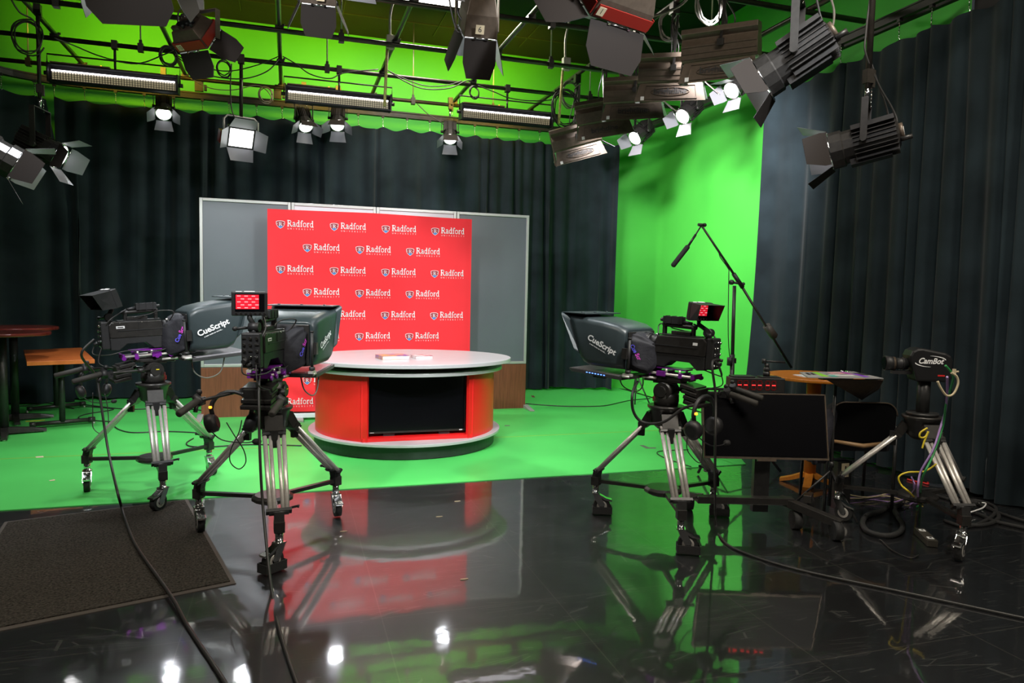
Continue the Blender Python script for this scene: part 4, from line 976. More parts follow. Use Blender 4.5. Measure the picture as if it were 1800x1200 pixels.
# red LED panels
def red_panel(label, p, d, w_, h_, dp, power=0, roll=0, num=None, lit=True, doors=(50, 40, 50, 40), L_=.2, redf=True):
    t = thing('studio_panel_light', label, 'stage light', tuple(p)); M = look(d) @ RX(roll); w2, h2 = w_/2, h_/2
    b = MB(); b.loft([[(x, y*k, z*k) for y, z in ((-w2, -h2), (w2, -h2), (w2, h2), (-w2, h2))] for x, k in ((-dp, .72), (-dp*.55, .92), (0, 1))], smooth=False, M=M); b.build('housing', brown, t, bevel=.006)
    if redf:
        b = MB(); 
        for sy in (-1, 1): b.box((-.05, 0, sy*(h2+.004)), (.07, w_*.94, .006), M=M); b.box((-.05, sy*(w2+.004), 0), (.07, .006, h_*.94), M=M)
        b.build('red_side_band', redm, t)
    b = MB(); rnd = random.Random(int(p.x*100)); b.use(brown)
    for k in range(14):
        yy, zz = rnd.uniform(-.62, .62)*w2, rnd.uniform(-.62, .62)*h2
        if k % 3 == 0: b.use(plast).cyl((-dp, yy, zz), (-dp-.03, yy, zz), .012, M=M)
        else: b.use(plast if k % 2 else brown).box((-dp-.006, yy, zz), (.03, rnd.uniform(.03, .09), rnd.uniform(.015, .04)), M=M)
    b.build('rear_control', None, t)
    MB().box((.002, 0, 0), (.004, w_*.9, h_*.9), M=M).build('lit_face' if lit else 'diffuser', panel_on if lit else paper, t)
    for k in range(4):
        g = radians(doors[k]); hw, rr = ((w2, h2), (h2, w2))[k % 2]; Rm = M @ RX(radians(90*k)); Lk = L_*1.0
        q = [(.006, -hw*.95, rr), (.006, hw*.95, rr), (.006+Lk*.6*cos(g), hw*.98, rr+Lk*.6*sin(g)), (.006+Lk*cos(g), hw*.72, rr+Lk*sin(g)), (.006+Lk*cos(g), -hw*.72, rr+Lk*sin(g)), (.006+Lk*.6*cos(g), -hw*.98, rr+Lk*.6*sin(g))]
        b = MB(); b.use(doorw).plate(q, -.002, M=Rm); b.use(doorm).plate([tuple(Vector(a)+Vector((-sin(g)*.003, 0, cos(g)*.003))) for a in q], .0015, M=Rm)
        b.use(chrome).cyl((.0, -hw*.35, rr+.006), (.0, hw*.35, rr+.006), .004, M=Rm).box((.0, -hw*.35, rr+.006), (.012, .015, .012), M=Rm).box((.0, hw*.35, rr+.006), (.012, .015, .012), M=Rm)
        b.build('barn_door', None, t)
    Y = Vector(d).cross(Vector((0, 0, 1))).normalized(); b = MB(); yh = h2+.10
    R = Matrix.Rotation(atan2(Y.y, Y.x), 3, 'Z')
    for sy in (-1, 1): b.box(Y*sy*(w2+.03)+Vector((0, 0, yh/2)), (.006, .045, yh), R)
    b.box((0, 0, yh), (w_+.06, .045, .006), R); b.build('yoke', brown, t)
    b = MB(); b.cyl((0, 0, yh), (0, 0, GZ-p.z), .016).box((0, 0, GZ-p.z), (.07, .07, .1)).box((.0, 0, yh+.05), (.06, .05, .08)); b.build('clamp', blackm, t)
    b = MB(); b.tube(smooth_path([(0, .02, yh+.1), (-.10, .03, yh+.04), (-.12, 0, .1), (-.06, -.02, .02)], 6), .007, 6).tube(smooth_path([(0, .02, yh+.12), (-.16, .05, yh), (-.13, 0, .0), (-.08, -.03, -.02)], 6), .006, 6); b.build('power_lead', cablem, t)
    if num:
        b = MB(); Mn = M @ T(-.05, (num[1])*w2, -h2-.010) @ RX(pi) @ RZ(radians(90)) 
        b.use(tape).box((0, 0, .0), (.05, .05, .002), M=Mn); b.use(plast).text(num[0], .045, Mn, th=.0016); b.build('number_label', None, t)
    if power: spot(Vector(p)+Vector(d).normalized()*.03, Vector(p)+Vector(d)*3, power, COOL, 80, .5, .12)
    return t
red_panel('red and grey LED panel light with open doors, right above the left strip light', PD(352, 72, 5.6), Vector((.50, .60, -.52)), .30, .24, .16, 60, num=('10', .6), doors=(15, 35, 30, 20), L_=.2)
red_panel('large red banded LED panel light at the top, in front of the dark ceiling', PD(1070, 18, 4.1), Vector((-.25, .75, -.60)), .44, .28, .2, 120, num=('1', .8), doors=(30, 60, 42, 60), L_=.24)
red_panel('tall dark light fixture numbered 6, seen from behind above the banner', PD(838, 55, 4.3), Vector((.05, .52, -.85)), .20, .36, .22, 100, num=('6', .1), doors=(20, 18, 12, 18), L_=.22, redf=False)
red_panel('dark light fixture numbered 4 at the top edge, left of the ceiling lamp', PD(560, 2, 4.5), Vector((.02, .50, -.86)), .22, .26, .2, 80, num=('4', -.1), doors=(22, 25, 12, 25), L_=.18, redf=False)
red_panel('wide black fixture at the top left edge whose flat door hides the pipes', PD(232, -48, 4.6), Vector((.15, .62, -.77)), .56, .30, .2, 60, doors=(30, 12, 8, 12), L_=.26, redf=False, roll=0)
# ---------------------------------------------------------------- flood fixtures in a row
def flood(label, c, az, tilt, s=1.0, roll=0):
    t = thing('flood_light', label, 'stage light', tuple(c), group='flood fixtures on one pipe')
    M = RZ(az) @ RX(tilt) @ RY(roll) @ Matrix.Scale(s, 4); L2 = .30
    prof = [(-.10, .17), (.09, .17), (.12, .13), (.085, .09), (.125, .04), (.125, -.07), (.115, -.09), (-.115, -.09), (-.125, -.07), (-.125, .04), (-.085, .09), (-.12, .13)]
    b = MB(); b.prism(prof, -L2, L2, M=M, plane='yz'); hb = b.build('housing', brown, t, bevel=.004)
    b = MB()
    for zz in (.03, -.02, -.06): b.box((0, -.127, zz), (L2*1.96, .006, .010), M=M)
    b.build('moulded_rib', brown, hb)
    b = MB(); b.use(yellow).text('brightline', .04, M @ T(-L2*.62, -.02, .1712), shear=.4); b.build('printed_name', None, hb)
    # doors: long front with raised lettering, long back, two ends
    g = radians(24); L_ = .17
    q = [(-L2*.93, -.118, -.09), (L2*.93, -.118, -.09), (L2*1.06, -.118-L_*sin(g), -.09-L_*cos(g)), (-L2*1.06, -.118-L_*sin(g), -.09-L_*cos(g))]
    b = MB(); b.use(silverp).plate([tuple(Vector(p)+Vector((0, .003, 0))) for p in q], .001, M=M); b.use(brown).plate(q, .003, M=M)
    n = Vector((0, -cos(g), sin(g))); Mf = M @ T(0, -.118-L_*.5*sin(g), -.09-L_*.5*cos(g)) @ RX(pi/2-g*1.0)
    Mf = M @ Matrix.Translation((0, -.118-L_*.5*sin(g), -.09-L_*.5*cos(g))) @ Matrix.Rotation(pi/2-g, 4, 'X') @ T(0, 0, .004)
    for (x0, y0, x1, y1) in ((-.24, -.065, .24, -.065), (-.22, .062, .22, .062), (-.24, -.065, -.22, .062), (.24, -.065, .22, .062)): b.bar((x0, y0, 0), (x1, y1, 0), .008, .008, M=Mf)
    b.tube([(.17*cos(a)*(1 if abs(cos(a)) < .5 else 1)+.0, .038*sin(a), 0) for a in [2*pi*i/28 for i in range(28)]], .004, 5, M=Mf, closed=True)
    b.use(plast).text('brightline', .078, Mf @ T(0, .004, 0), th=.004, bold=.0015)
    b.use(paper).box((-.245, -.06, .004), (.032, .035, .003), M=Mf)
    b.build('barn_door', None, t)
    b = MB(); q = [(-L2*.93, .118, -.09), (L2*.93, .118, -.09), (L2*1.06, .118+L_*.55, -.09-L_*.83), (-L2*1.06, .118+L_*.55, -.09-L_*.83)]; b.use(silverp).plate(q, .002, M=M); b.build('barn_door', None, t)
    for sx in (-1, 1):
        g2 = radians(50 if sx > 0 else 4); q = [(sx*L2, -.10, -.09), (sx*L2, .10, -.09), (sx*(L2+L_*sin(g2)), .15, -.09-L_*cos(g2)), (sx*(L2+L_*sin(g2)), -.15, -.09-L_*cos(g2))]
        b = MB(); b.use(silverp if sx > 0 else brown).plate(q, .0015, M=M); b.use(brown).plate([tuple(Vector(p)+Vector((sx*.004, 0, .003))) for p in q], .0015, M=M)
        b.use(plast)
        qa = [Vector(p)*.86+Vector(q[0]).lerp(Vector(q[2]), .5)*.14 for p in q]; cqq = (Vector(q[0])+Vector(q[1])+Vector(q[2])+Vector(q[3]))/4
        qa = [cqq+(Vector(p)-cqq)*.8 for p in q]; b.tube([p+Vector((-sx*.004, 0, -.004)) for p in qa], .003, 4, M=M, closed=True)
        b.build('barn_door', None, t)
    MB().box((0, 0, -.07), (L2*1.9, .2, .01), M=M).build('reflector', silverp, t)
    # swivel arm
    a = M @ Vector((.02, -.14, .04)); top = Vector((0, 0, GZ-c.z))
    b = MB(); b.bar(a, Vector((a.x*.3, a.y*.6-.02, GZ-c.z-.10)), .02, .012); a2 = M @ Vector((.02, .14, .04)); b.bar(a2, Vector((a2.x*.3, a2.y*.6+.02, GZ-c.z-.10)), .02, .012)
    b.bar(Vector((a.x*.3, a.y*.6-.02, GZ-c.z-.10)), Vector((a2.x*.3, a2.y*.6+.02, GZ-c.z-.10)), .03, .012)
    b.box(a, (.05, .04, .05), (M.to_3x3().normalized())); b.cyl(Vector((0, 0, GZ-c.z-.10)), top, .014); b.box(top, (.07, .07, .10)); b.build('yoke', blackm, t)
    b = MB()
    for k in range(3):
        x = -.02+.06*k; b.tube(smooth_path([M @ Vector((x, .02, .17)), M @ Vector((x, .02, .24)), Vector((.02*k, .05, (GZ-c.z)*.75)), Vector((0, .03, GZ-c.z-.02))], 5), .006, 6)
    b.build('power_lead', cablem, t)
    return t
fl = [('flood fixture farthest down the row, tilted the most, above the corner of the drape', 1012, 244, -16, -16), ('fourth flood fixture from the near end, partly behind its neighbour', 1060, 200, -26, -9),
      ('middle flood fixture of the row of five, with a pale silver end door', 1115, 165, -33, 0), ('second flood fixture from the near end of the row, with a pale silver end door', 1182, 128, -35, 2), ('nearest and largest flood fixture of the row, with plainly readable raised lettering', 1268, 85, -44, 0)]
for l, px, py, rz, rl in fl:
    c = PX(px, py, 3.38); flood(l, c, radians(rz), radians(14), roll=radians(rl))
# ---------------------------------------------------------------- cables on the grid
def gc(label, pts, r=.007, m=None, group='cables slung along the grid'): return cable_thing(label, pts, r, m, group)
def gp(px, py, y): return PY(px, py, y)
gc('black cable slung between grid pipes left of the first red panel light', [gp(95, 66, 8.5), gp(130, 80, 8.7), gp(180, 100, 8.8), gp(240, 112, 8.8), gp(290, 95, 8.7), gp(305, 88, 8.7)])
gc('black cable sagging between the two left lengthwise pipes', [gp(305, 95, 8.9), gp(340, 120, 8.85), gp(380, 135, 8.8), gp(430, 138, 8.8), gp(470, 125, 8.85), gp(492, 102, 8.9)])
gc('black cable sagging lower between the two left lengthwise pipes', [gp(312, 98, 8.85), gp(350, 116, 8.8), gp(400, 125, 8.8), gp(450, 115, 8.8), gp(490, 99, 8.85)], .006)
gc('black cable arching right from the end-on pipe toward the middle strip light', [gp(497, 99, 8.85), gp(520, 112, 8.85), gp(545, 130, 8.8), gp(580, 138, 8.8), gp(605, 128, 8.85), gp(665, 122, 8.9)])
gc('black cable sagging between the pipes above the banner', [gp(680, 122, 8.9), gp(710, 142, 8.85), gp(745, 156, 8.8), gp(790, 155, 8.8), gp(820, 142, 8.85), gp(832, 146, 8.9)])
gc('second black cable sagging between the pipes above the banner', [gp(682, 124, 8.85), gp(715, 140, 8.8), gp(750, 151, 8.75), gp(785, 150, 8.75), gp(812, 142, 8.8)], .006)
gc('black cable running from the pipe crossing to the right strip light', [gp(840, 150, 8.9), gp(870, 162, 8.85), gp(895, 172, 8.85), gp(930, 177, 8.85), gp(965, 176, 8.85), gp(975, 172, 8.85)])
gc('cable dropping from the back pipe to the small fresnel near the right strip light', [gp(733, 182, 10), gp(752, 200, 9.95), gp(775, 215, 9.9), gp(783, 222, 9.9)], .006)
gc('cable along the lower left of the grid beside the first strip light', [gp(20, 0, 7.8), gp(35, 22, 7.9), gp(60, 38, 8.0), gp(68, 80, 8.05), gp(70, 120, 8.1), gp(66, 160, 8.1)], .008)
gc('black cable hanging along the pole of the LED panel light', [gp(407, 112, 8.85), gp(405, 150, 8.85), gp(407, 190, 8.85), gp(415, 212, 8.85)], .007)
gc('pale grey cable bundle over the back rail between the first two strip lights', [gp(335, 138, 9.9), gp(370, 155, 9.9), gp(410, 158, 9.9), gp(450, 150, 9.9), gp(470, 160, 9.9), gp(480, 178, 9.9)], .006, greyc)
gc('thick black cable bundle sweeping up to the right above the large panel light', [gp(1095, 75, 6.2), gp(1110, 52, 6.1), gp(1125, 35, 6.0), gp(1160, 25, 5.9), gp(1195, 10, 5.8), gp(1215, -10, 5.7)], .012, greyc)
gc('pair of cables falling beside the low fresnel at the right', [PD(1529, 0, 4.15), PD(1522, 60, 4.15), PD(1522, 95, 4.15), PD(1545, 150, 4.18), PD(1568, 190, 4.2), PD(1577, 215, 4.2), PD(1570, 240, 4.2), PD(1552, 248, 4.2)], .006)
gc('second cable of the pair beside the low fresnel at the right', [PD(1533, 0, 4.2), PD(1526, 80, 4.2), PD(1538, 130, 4.2), PD(1560, 195, 4.25), PD(1563, 225, 4.25), PD(1556, 245, 4.25)], .005)
gc('cable curling over the back of the large fresnel at the upper right', [PD(1434, -10, 4.3), PD(1440, 20, 4.3), PD(1446, 45, 4.3), PD(1440, 75, 4.3), PD(1425, 95, 4.3)], .007)
gc('pale cable looping right of the large fresnel at the upper right', [PD(1458, -10, 4.35), PD(1466, 18, 4.35), PD(1464, 45, 4.35), PD(1452, 70, 4.35)], .007, greyc)
def coil(label, c, r, n, seed, m=None, th=.007, sq_=1.25):
    rnd = random.Random(seed); P = []
    for k in range(n*14):
        a = 2*pi*k/14; rr = r*(1+.12*sin(a*.37+seed)+.05*rnd.uniform(-1, 1)); P.append(Vector((rr*cos(a), .02*sin(k*.5)+rnd.uniform(-.01, .01)+.002*k/n, rr*sq_*sin(a))))
    o = MB().tube(smooth_path(P, 2), th, 6).build('cable_coil', m or cablem, loc=tuple(c)); return tag(o, label, 'cable coil', 'coils of cable hung on the grid')
coil('coil of black cable hung on the left pole beside the first strip light', gp(48, 64, 8.0), .12, 3, 1)
coil('coil of black cable hanging at the crossing right of the left strip light', gp(296, 98, 8.8), .08, 4, 2)
coil('coil of cable under the right pane of the first red panel light', gp(393, 120, 8.85), .07, 3, 3)
coil('small coil of cable at the crossing below the fixture numbered 6', gp(834, 162, 8.8), .06, 3, 4)
coil('tangle of cable coils hanging left of the farthest flood fixtures', gp(995, 190, 8.3), .17, 5, 5)
coil('second tangle of cable behind the coil left of the flood fixtures', gp(1003, 165, 8.4), .12, 4, 6, greyc)
coil('coil of cable above the middle flood fixture', gp(1102, 118, 6.9), .09, 4, 7, greyc)
coil('coil of cable between the large panel light and the second flood fixture', gp(1177, 45, 6.1), .10, 4, 8, greyc)
coil('coil of cable above the nearest flood fixture', gp(1248, 8, 5.6), .13, 4, 9, greyc)
coil('pale loop of cable on the back rail left of the middle strip light', gp(467, 166, 9.9), .08, 3, 10, greyc)
ceiling_lamp(*(lambda p: (p.x, p.y))(PZ(762, -12, CEIL-.08)), 'lit fluorescent ceiling lamp showing at the top edge above the banner', 90)
for x, y, l in ((-1.8, 2.0, 'added ceiling fill lamp out of view on the left'), (2.6, 2.0, 'added ceiling fill lamp out of view on the right'), (3.9, -.2, 'added ceiling fill lamp out of view, farthest back on the right')):
    ceiling_lamp(x, y, l, 110)  # unseen lamps added as fill; only the one above the banner shows
# fixtures above the picture, mirrored in the floor
for k, (px, l) in enumerate(((612, 'fresnel on the near cross pipe, first from the left above the picture'), (768, 'fresnel on the near cross pipe, second from the left above the picture'), (860, 'fresnel on the near cross pipe, third from the left above the picture'), (992, 'fresnel on the near cross pipe, right end above the picture'))):
    p = PY(px, -120 if k != 2 else -150, 3.5); fresnel(l, (p.x, 3.5, p.z), (.0, -.75, -.72), s=1.3, power=7, L=.26, ang=(30, 35, 30, 35))
lav = mat('lavender_cable_jacket', (.28, .17, .40), .5); grn = mat('green_cable_jacket', (.02, .25, .06), .5); yel = mat('yellow_cable_jacket', (.62, .48, .02), .5); bei = mat('beige_cable_jacket', (.5, .42, .27), .5); redcab = mat('red_cable_jacket', (.6, .02, .02), .5)
# ================================================================= RIGHT CORNER CLUSTER
# CamBot robot camera on its tripod
FC = [P3(1471, 913), P3(1690, 982)]
cc0 = ((FC[0][0]+FC[1][0])/2, (FC[0][1]+FC[1][1])/2); dd = Vector((FC[1][0]-FC[0][0], FC[1][1]-FC[0][1], 0)); side = Vector((-dd.y, dd.x, 0)).normalized()
if side.x < 0: side = -side
third = (cc0[0]+side.x*dd.length*.86, cc0[1]+side.y*dd.length*.86); FC.append(third); cC = cen(FC)
pc = PZ(1625, 730, .83)
tC = tripod('camera tripod at the right edge under the robot camera, cables behind it', *cC, FC, .755, [radians(-60), radians(205), radians(0)])
azC = radians(155)
k = thing('robotic_camera', 'black robotic camera with white lettering on a short column in front of the right drape', 'camera', (cC[0], cC[1], .755), azC); k.scale = (.9, .9, 1.03)
b = MB(); b.loft([[(r*cos(a), r*sin(a), z) for a in [2*pi*i/24 for i in range(24)]] for r, z in ((.10, .002), (.105, .012), (.10, .02))]); b.cyl((0, 0, .02), (0, 0, .22), .042, n=20); b.build('column', blackp, k)
prof = [(-.13, .215), (.085, .215), (.125, .335), (.13, .37), (.115, .40), (.085, .415), (.05, .417), (-.10, .393), (-.135, .375), (-.15, .345), (-.15, .245)]
MB().prism(prof, -.075, .075).build('housing', mat('soft_black_housing', (.008, .008, .009), .45), k, bevel=.014)
for sy in (-1, 1):
    b = MB(); M = T(-.0, sy*.0765, .34) @ (RX(pi/2) if sy < 0 else RZ(pi) @ RX(pi/2)); b.use(white_ink).text('CamBot', .048, M, bold=.0012, shear=.35)
    arc = [Vector((.105*cos(a), .032*sin(a), .001)) for a in [radians(x) for x in range(20, 95, 8)]]
    for A in (arc, [-p+Vector((0, -.002, .002)) for p in arc]):
        for i in range(len(A)-1):
            hw = .004*(1-i/len(A)); b.plate([A[i]+Vector((0, hw, 0)), A[i]-Vector((0, hw, 0)), A[i+1]-Vector((0, hw*.85, 0)), A[i+1]+Vector((0, hw*.85, 0))], .0004, M=M)
    b.use(redcab).box((.075 , -.085, .0005), (.045, .009, .001), M=M); b.build('printed_name', None, k)
b = MB(); b.use(plast).cyl((.12, 0, .315), (.20, 0, .315), .035, n=20).cyl((.20, 0, .315), (.27, 0, .315), .04, .046, n=20).cyl((.15, 0, .315), (.155, 0, .315), .041, n=20); b.use(glossb).cyl((.27, 0, .315), (.273, 0, .315), .04, n=20); b.use(brown).cyl((.205, 0, .315), (.23, 0, .315), .0415, n=20); b.use(plast).box((.15, 0, .262), (.14, .05, .02)); b.build('zoom_lens', None, k)
b = MB(); b.use(tape).box((-.175, 0, .275), (.05, .02, .035)); b.cyl((-.2, 0, .275), (-.22, 0, .277), .006); b.build('serial_plug', tape, k)
D = 3.75
cable_thing('beige cable looping from the serial plug of the robot camera', [PD(1672, 655, D), PD(1682, 662, D), PD(1684, 675, D), PD(1676, 692, D), PD(1664, 695, D), PD(1654, 682, D), PD(1648, 670, D)], .006, bei)
cable_thing('lavender cable falling from the robot camera behind the tripod to the floor', [PD(1665, 662, D), PD(1665, 690, D+.1), PD(1662, 720, D+.25), PD(1655, 745, D+.3), PD(1640, 790, D+.2), PD(1618, 830, D+.2), PD(1613, 865, D+.25), PZ(1614, 878, .02), PZ(1600, 886, .012)], .006, lav)
cable_thing('green cable falling beside the lavender one from the robot camera', [PD(1662, 642, D), PD(1675, 660, D+.02), PD(1672, 680, D+.1), PD(1663, 710, D+.2), PD(1657, 750, D+.3), PD(1640, 800, D+.2), PD(1620, 845, D+.25), PZ(1618, 882, .02), PZ(1612, 890, .012)], .006, grn)
cable_thing('yellow cable looping left of the robot camera tripod down to the floor', [PD(1646, 815, 4.0), PD(1625, 828, 4.0), PD(1595, 830, 4.0), PD(1580, 838, 4.0), PD(1584, 852, 4.0), PD(1600, 866, 4.0), PZ(1614, 880, .02), PZ(1622, 884, .012)], .005, yel)
cable_thing('short yellow cable end dangling from the tripod bowl', [PD(1630, 752, 3.8), PD(1618, 760, 3.8), PD(1617, 768, 3.8), PD(1626, 768, 3.8), PD(1632, 758, 3.8), PD(1625, 775, 3.8), PD(1621, 788, 3.8)], .005, yel)
cable_thing('red cable lying on the floor behind the robot camera tripod', [PZ(1595, 842, .008), PZ(1610, 846, .008), PZ(1622, 848, .008), PZ(1632, 850, .008), PZ(1624, 840, .008)], .007, redcab)
cable_thing('thick black cable coil on the floor in front of the robot camera', [PZ(*a, .02) for a in ((1566, 885), (1550, 897), (1525, 905), (1516, 918), (1525, 933), (1555, 941), (1580, 936), (1587, 922), (1578, 908), (1572, 893), (1585, 885))], .017, rubber)
for i, (pts, l, r_) in enumerate((([(1700, 880), (1730, 888), (1755, 905), (1745, 918), (1715, 923), (1695, 918)], 'thick black cable loop on the floor at the right of the robot camera', .014),
    ([(1690, 895), (1725, 905), (1745, 915), (1790, 925), (1830, 935)], 'thick black cable running out right along the drape', .014),
    ([(1600, 862), (1650, 860), (1700, 876), (1740, 895), (1800, 915), (1850, 925)], 'black cable running along the foot of the right drape', .011),
    ([(1640, 868), (1675, 878), (1720, 880), (1750, 892), (1740, 910), (1700, 925), (1660, 915)], 'second black cable loop among the pile right of the robot camera', .012))):
    cable_thing(l, [PZ(*a, .012) for a in pts], r_, rubber)
rp = random.Random(9)
for i, (y0, m_, l) in enumerate(((872, lav, 'lavender cable in the floor bundle left of the robot camera, uppermost'), (876, bei, 'beige cable in the floor bundle left of the robot camera'), (880, lav, 'lavender cable in the floor bundle left of the robot camera, lowest'), (869, bei, 'pale cable along the back of the floor bundle'), (884, cablem, 'black cable along the front of the floor bundle'))):
    pts = [PZ(1455+i*3, y0-6, .01)]+[PZ(1455+28*j+rp.uniform(-6, 6), y0+rp.uniform(-5, 5), .010+.006*i) for j in range(1, 6)]+[PZ(1612, y0-2, .012)]
    cable_thing(l, pts, .0045, m_)
cable_thing('white cable tie end among the black cables on the right', [PZ(a, c_, .03) for a, c_ in ((1700, 902), (1715, 897), (1728, 892), (1733, 885), (1726, 883))], .005, paper)
cable_thing('lavender cable standing up in a small arc behind the floor bundle', [PZ(1605, 870, .01), PD(1606, 850, 4.1), PD(1602, 838, 4.1), PD(1608, 858, 4.05), PZ(1590, 876, .01)], .004, lav)
# power strip
p = PZ(1627, 950, .0); q = PZ(1618, 975, 0)
t = thing('power_strip', 'upright power strip with white sockets leaning by the robot camera dolly', 'power strip', (p.x, p.y, 0), radians(60))
MB().box((0, 0, .022), (.24, .06, .04)).build('casing', mat('dark_grey_strip', (.05, .045, .035), .5), t, bevel=.003)
b = MB(); b.use(paper)
for kx in (-.075, .07): b.box((kx, 0, .043), (.035, .035, .003)); b.use(plast).box((kx, 0, .0455), (.012, .012, .002)); b.use(paper)
b.build('socket', None, t)
cable_thing('black lead from the power strip to the glossy floor in the foreground', [PZ(1615, 975, .008), PZ(1600, 980, .008), PZ(1570, 968, .008), PZ(1550, 950, .008), PZ(1545, 948, .008)], .004)
# wall socket plate on a small floor box
p = PD(1485, 826, 5.0)
ob = thing('outlet_box', 'small black floor box with a beige double socket, behind the chair', 'outlet', (p.x, p.y, 0)); h0 = p.z
MB().box((0, .03, (h0+.06)/2), (.12, .06, h0+.06)).build('box', blackp, ob); MB().box((0, -.003, h0), (.065, .006, .10)).build('socket_plate', tape, ob, bevel=.003); 
b = MB(); b.box((0, -.007, h0+.02), (.01, .003, .02)).box((0, -.007, h0-.02), (.01, .003, .02)); b.build('socket_slot', plast, ob)
# ---------------------------------------------------------------- floor monitor on cart
c_tl, c_tr, c_br, c_bl = PD(1228, 690, 4.75), PD(1437, 694, 4.75), PD(1457, 811, 4.55), PD(1237, 803, 4.55)
bc = (c_bl+c_br)/2; xa = (c_br-c_bl); xa.z = 0; Wd = xa.length; xa.normalize(); azT = atan2(xa.y, xa.x); nrm = Vector((xa.y, -xa.x, 0))
t = thing('floor_monitor', 'large black monitor tilted back on a low wheeled cart, digital timer on top', 'monitor', (bc.x, bc.y, 0), azT)
tl_ = radians(-16); zb = bc.z; M = T(0, 0, zb) @ RX(tl_); Hh = .425
M = T(0, 0, zb) @ RX(radians(-14)) 
b = MB(); b.box((0, .02, Hh/2), (Wd, .035, Hh), M=M); b.box((0, .05, Hh/2), (Wd*.6, .05, Hh*.6), M=M); b.build('casing', plast, t, bevel=.004)
MB().box((0, .0, Hh/2+.005), (Wd-.025, .006, Hh-.03), M=M).build('screen', mat('satin_black_screen', (.002, .002, .003), .4, spec=.12), t)
b = MB(); b.use(brown).box((0, -.001, .006), (Wd, .012, .012), M=M).box((Wd/2-.004, 0, Hh/2), (.008, .01, Hh), M=M).box((-Wd/2+.004, 0, Hh/2), (.008, .01, Hh), M=M).box((0, 0, Hh-.004), (Wd, .01, .008), M=M).box((0, -.004, -.006), (.12, .016, .014), M=M); b.build('bezel', None, t)
b = MB(); b.box((-.0, .09, zb/2+.14), (.10, .05, zb+.12)); b.build('upright', blackp, t)
b = MB(); b.box((-.12, .02, .17), (.62, .06, .045)); b.bar((.12, .06, .17), (.40, -.22, .10), .06, .05); b.bar((-.40, .06, .17), (-.40, .36, .10), .05, .05); b.bar((.30, .06, .17), (.46, .40, .10), .05, .05); b.build('cart_frame', blackm, t, bevel=.003)
for (wx, wy) in ((.37, -.22), (.20, -.02), (-.40, .34), (.44, .38)):
    MB().cyl((wx-.025, wy, .06), (wx+.025, wy, .06), .058, n=20).build('wheel', rubber, t)
    MB().bar((wx, wy, .06), (wx, wy+.01, .12), .03, .03).build('wheel_fork', blackm, t)
# timer
top = Vector((bc.x, bc.y, 0))+Matrix.Rotation(azT, 3, 'Z') @ (M @ Vector((0, .02, Hh)))
pt = PD(1330, 695, 4.68)
loc = (pt.x, pt.y, top.z+.002)
tm = thing('digital_timer', 'black digital timer with six red dashes standing on top of the floor monitor', 'timer', loc, azT)
MB().box((0, .04, .048), (.36, .10, .095)).build('case', blackp, tm, bevel=.004)
b = MB()
for kx in range(6):
    x = -.118+.040*kx+(.012*(kx//2)); b.use(led_dim)
    for zz in (.078, .02): b.box((x, -.0115, zz), (.022, .002, .005))
    for sx in (-.013, .013):
        for zz in (.064, .034): b.box((x+sx, -.0115, zz), (.004, .002, .022))
    b.use(led_red).box((x, -.012, .049), (.023, .003, .005))
for x in (-.052+.0, .040): b.use(led_dim).box((x-.006, -.0115, .06), (.005, .002, .005)).box((x-.006, -.0115, .036), (.005, .002, .005))
b.build('red_digit', None, tm)
def on_timer(nm, lab, cat, dx_, w_, d_, h_): 
    v = Matrix.Rotation(azT, 3, 'Z') @ Vector((dx_, .04, .0965)); tt = tag(MB().box((0, 0, h_/2), (w_, d_, h_)).build(nm, plast, loc=(loc[0]+v.x, loc[1]+v.y, loc[2]+v.z), bevel=.002), lab, cat); tt.rotation_euler = (0, 0, azT); return v
on_timer('flat_receiver', 'thin black box lying on the left half of the red timer', 'device', -.09, .15, .09, .010)
v = on_timer('flat_tablet', 'thin dark plate lying on the right half of the red timer', 'device', .09, .13, .09, .008)
bh = thing('ball_head_clamp', 'small black camera clamp standing on the plate on top of the red timer', 'clamp', (loc[0]+v.x-.02, loc[1]+v.y, loc[2]+v.z+.0085), azT)
b = MB(); b.cyl((0, 0, 0), (0, 0, .03), .022).sphere((0, 0, .045), .022).cyl((0, 0, .055), (0, 0, .085), .015); b.build('ball_joint', plast, bh); MB().tube([(-.015, 0, .10), (.12, .0, .095)], .007, 8).cyl((-.02, 0, .085), (-.02, 0, .115), .014).build('arm', plast, bh)
# ---------------------------------------------------------------- amber round table with papers and chart
D = 5.6
e0, e1 = PD(1358, 655, D), PD(1510, 660, D)
tt0 = PD(1432, 655, D); R_ = .36
t = thing('round_wooden_table', 'round amber wood table on a single leg behind the floor monitor', 'table', (tt0.x, tt0.y, 0)); hz = tt0.z
hz = .875
b = MB(); b.prism([(R_*cos(2*pi*i/56), R_*sin(2*pi*i/56)) for i in range(56)], hz-.028, hz, plane='xy'); b.build('tabletop', amber, t, bevel=.008)
MB().cyl((0, 0, .08), (0, 0, hz-.028), .045, .055, n=20).build('leg', amber, t)
for k in range(4):
    a = pi/4+k*pi/2; b = MB(); b.loft([[(r*cos(a)-w_*sin(a), r*sin(a)+w_*cos(a), z) for w_, z in ((-.03, zb_), (.03, zb_), (.03, zt_), (-.03, zt_))] for r, zb_, zt_ in ((.03, .06, .10), (.14, .02, .05), (.22, 0, .025))], smooth=False); b.build('foot', amber, t)
hz2 = hz+.0005
pp = PZ(1405, 651, hz); o = tag(MB().prism([(-.12, -.07), (.14, -.09), (.16, .06), (-.10, .08)], 0, .004, plane='xy').build('paper_sheet', paper, loc=(tt0.x-.08, tt0.y-.05, hz2)), 'white paper sheets lying on the amber round table', 'paper')
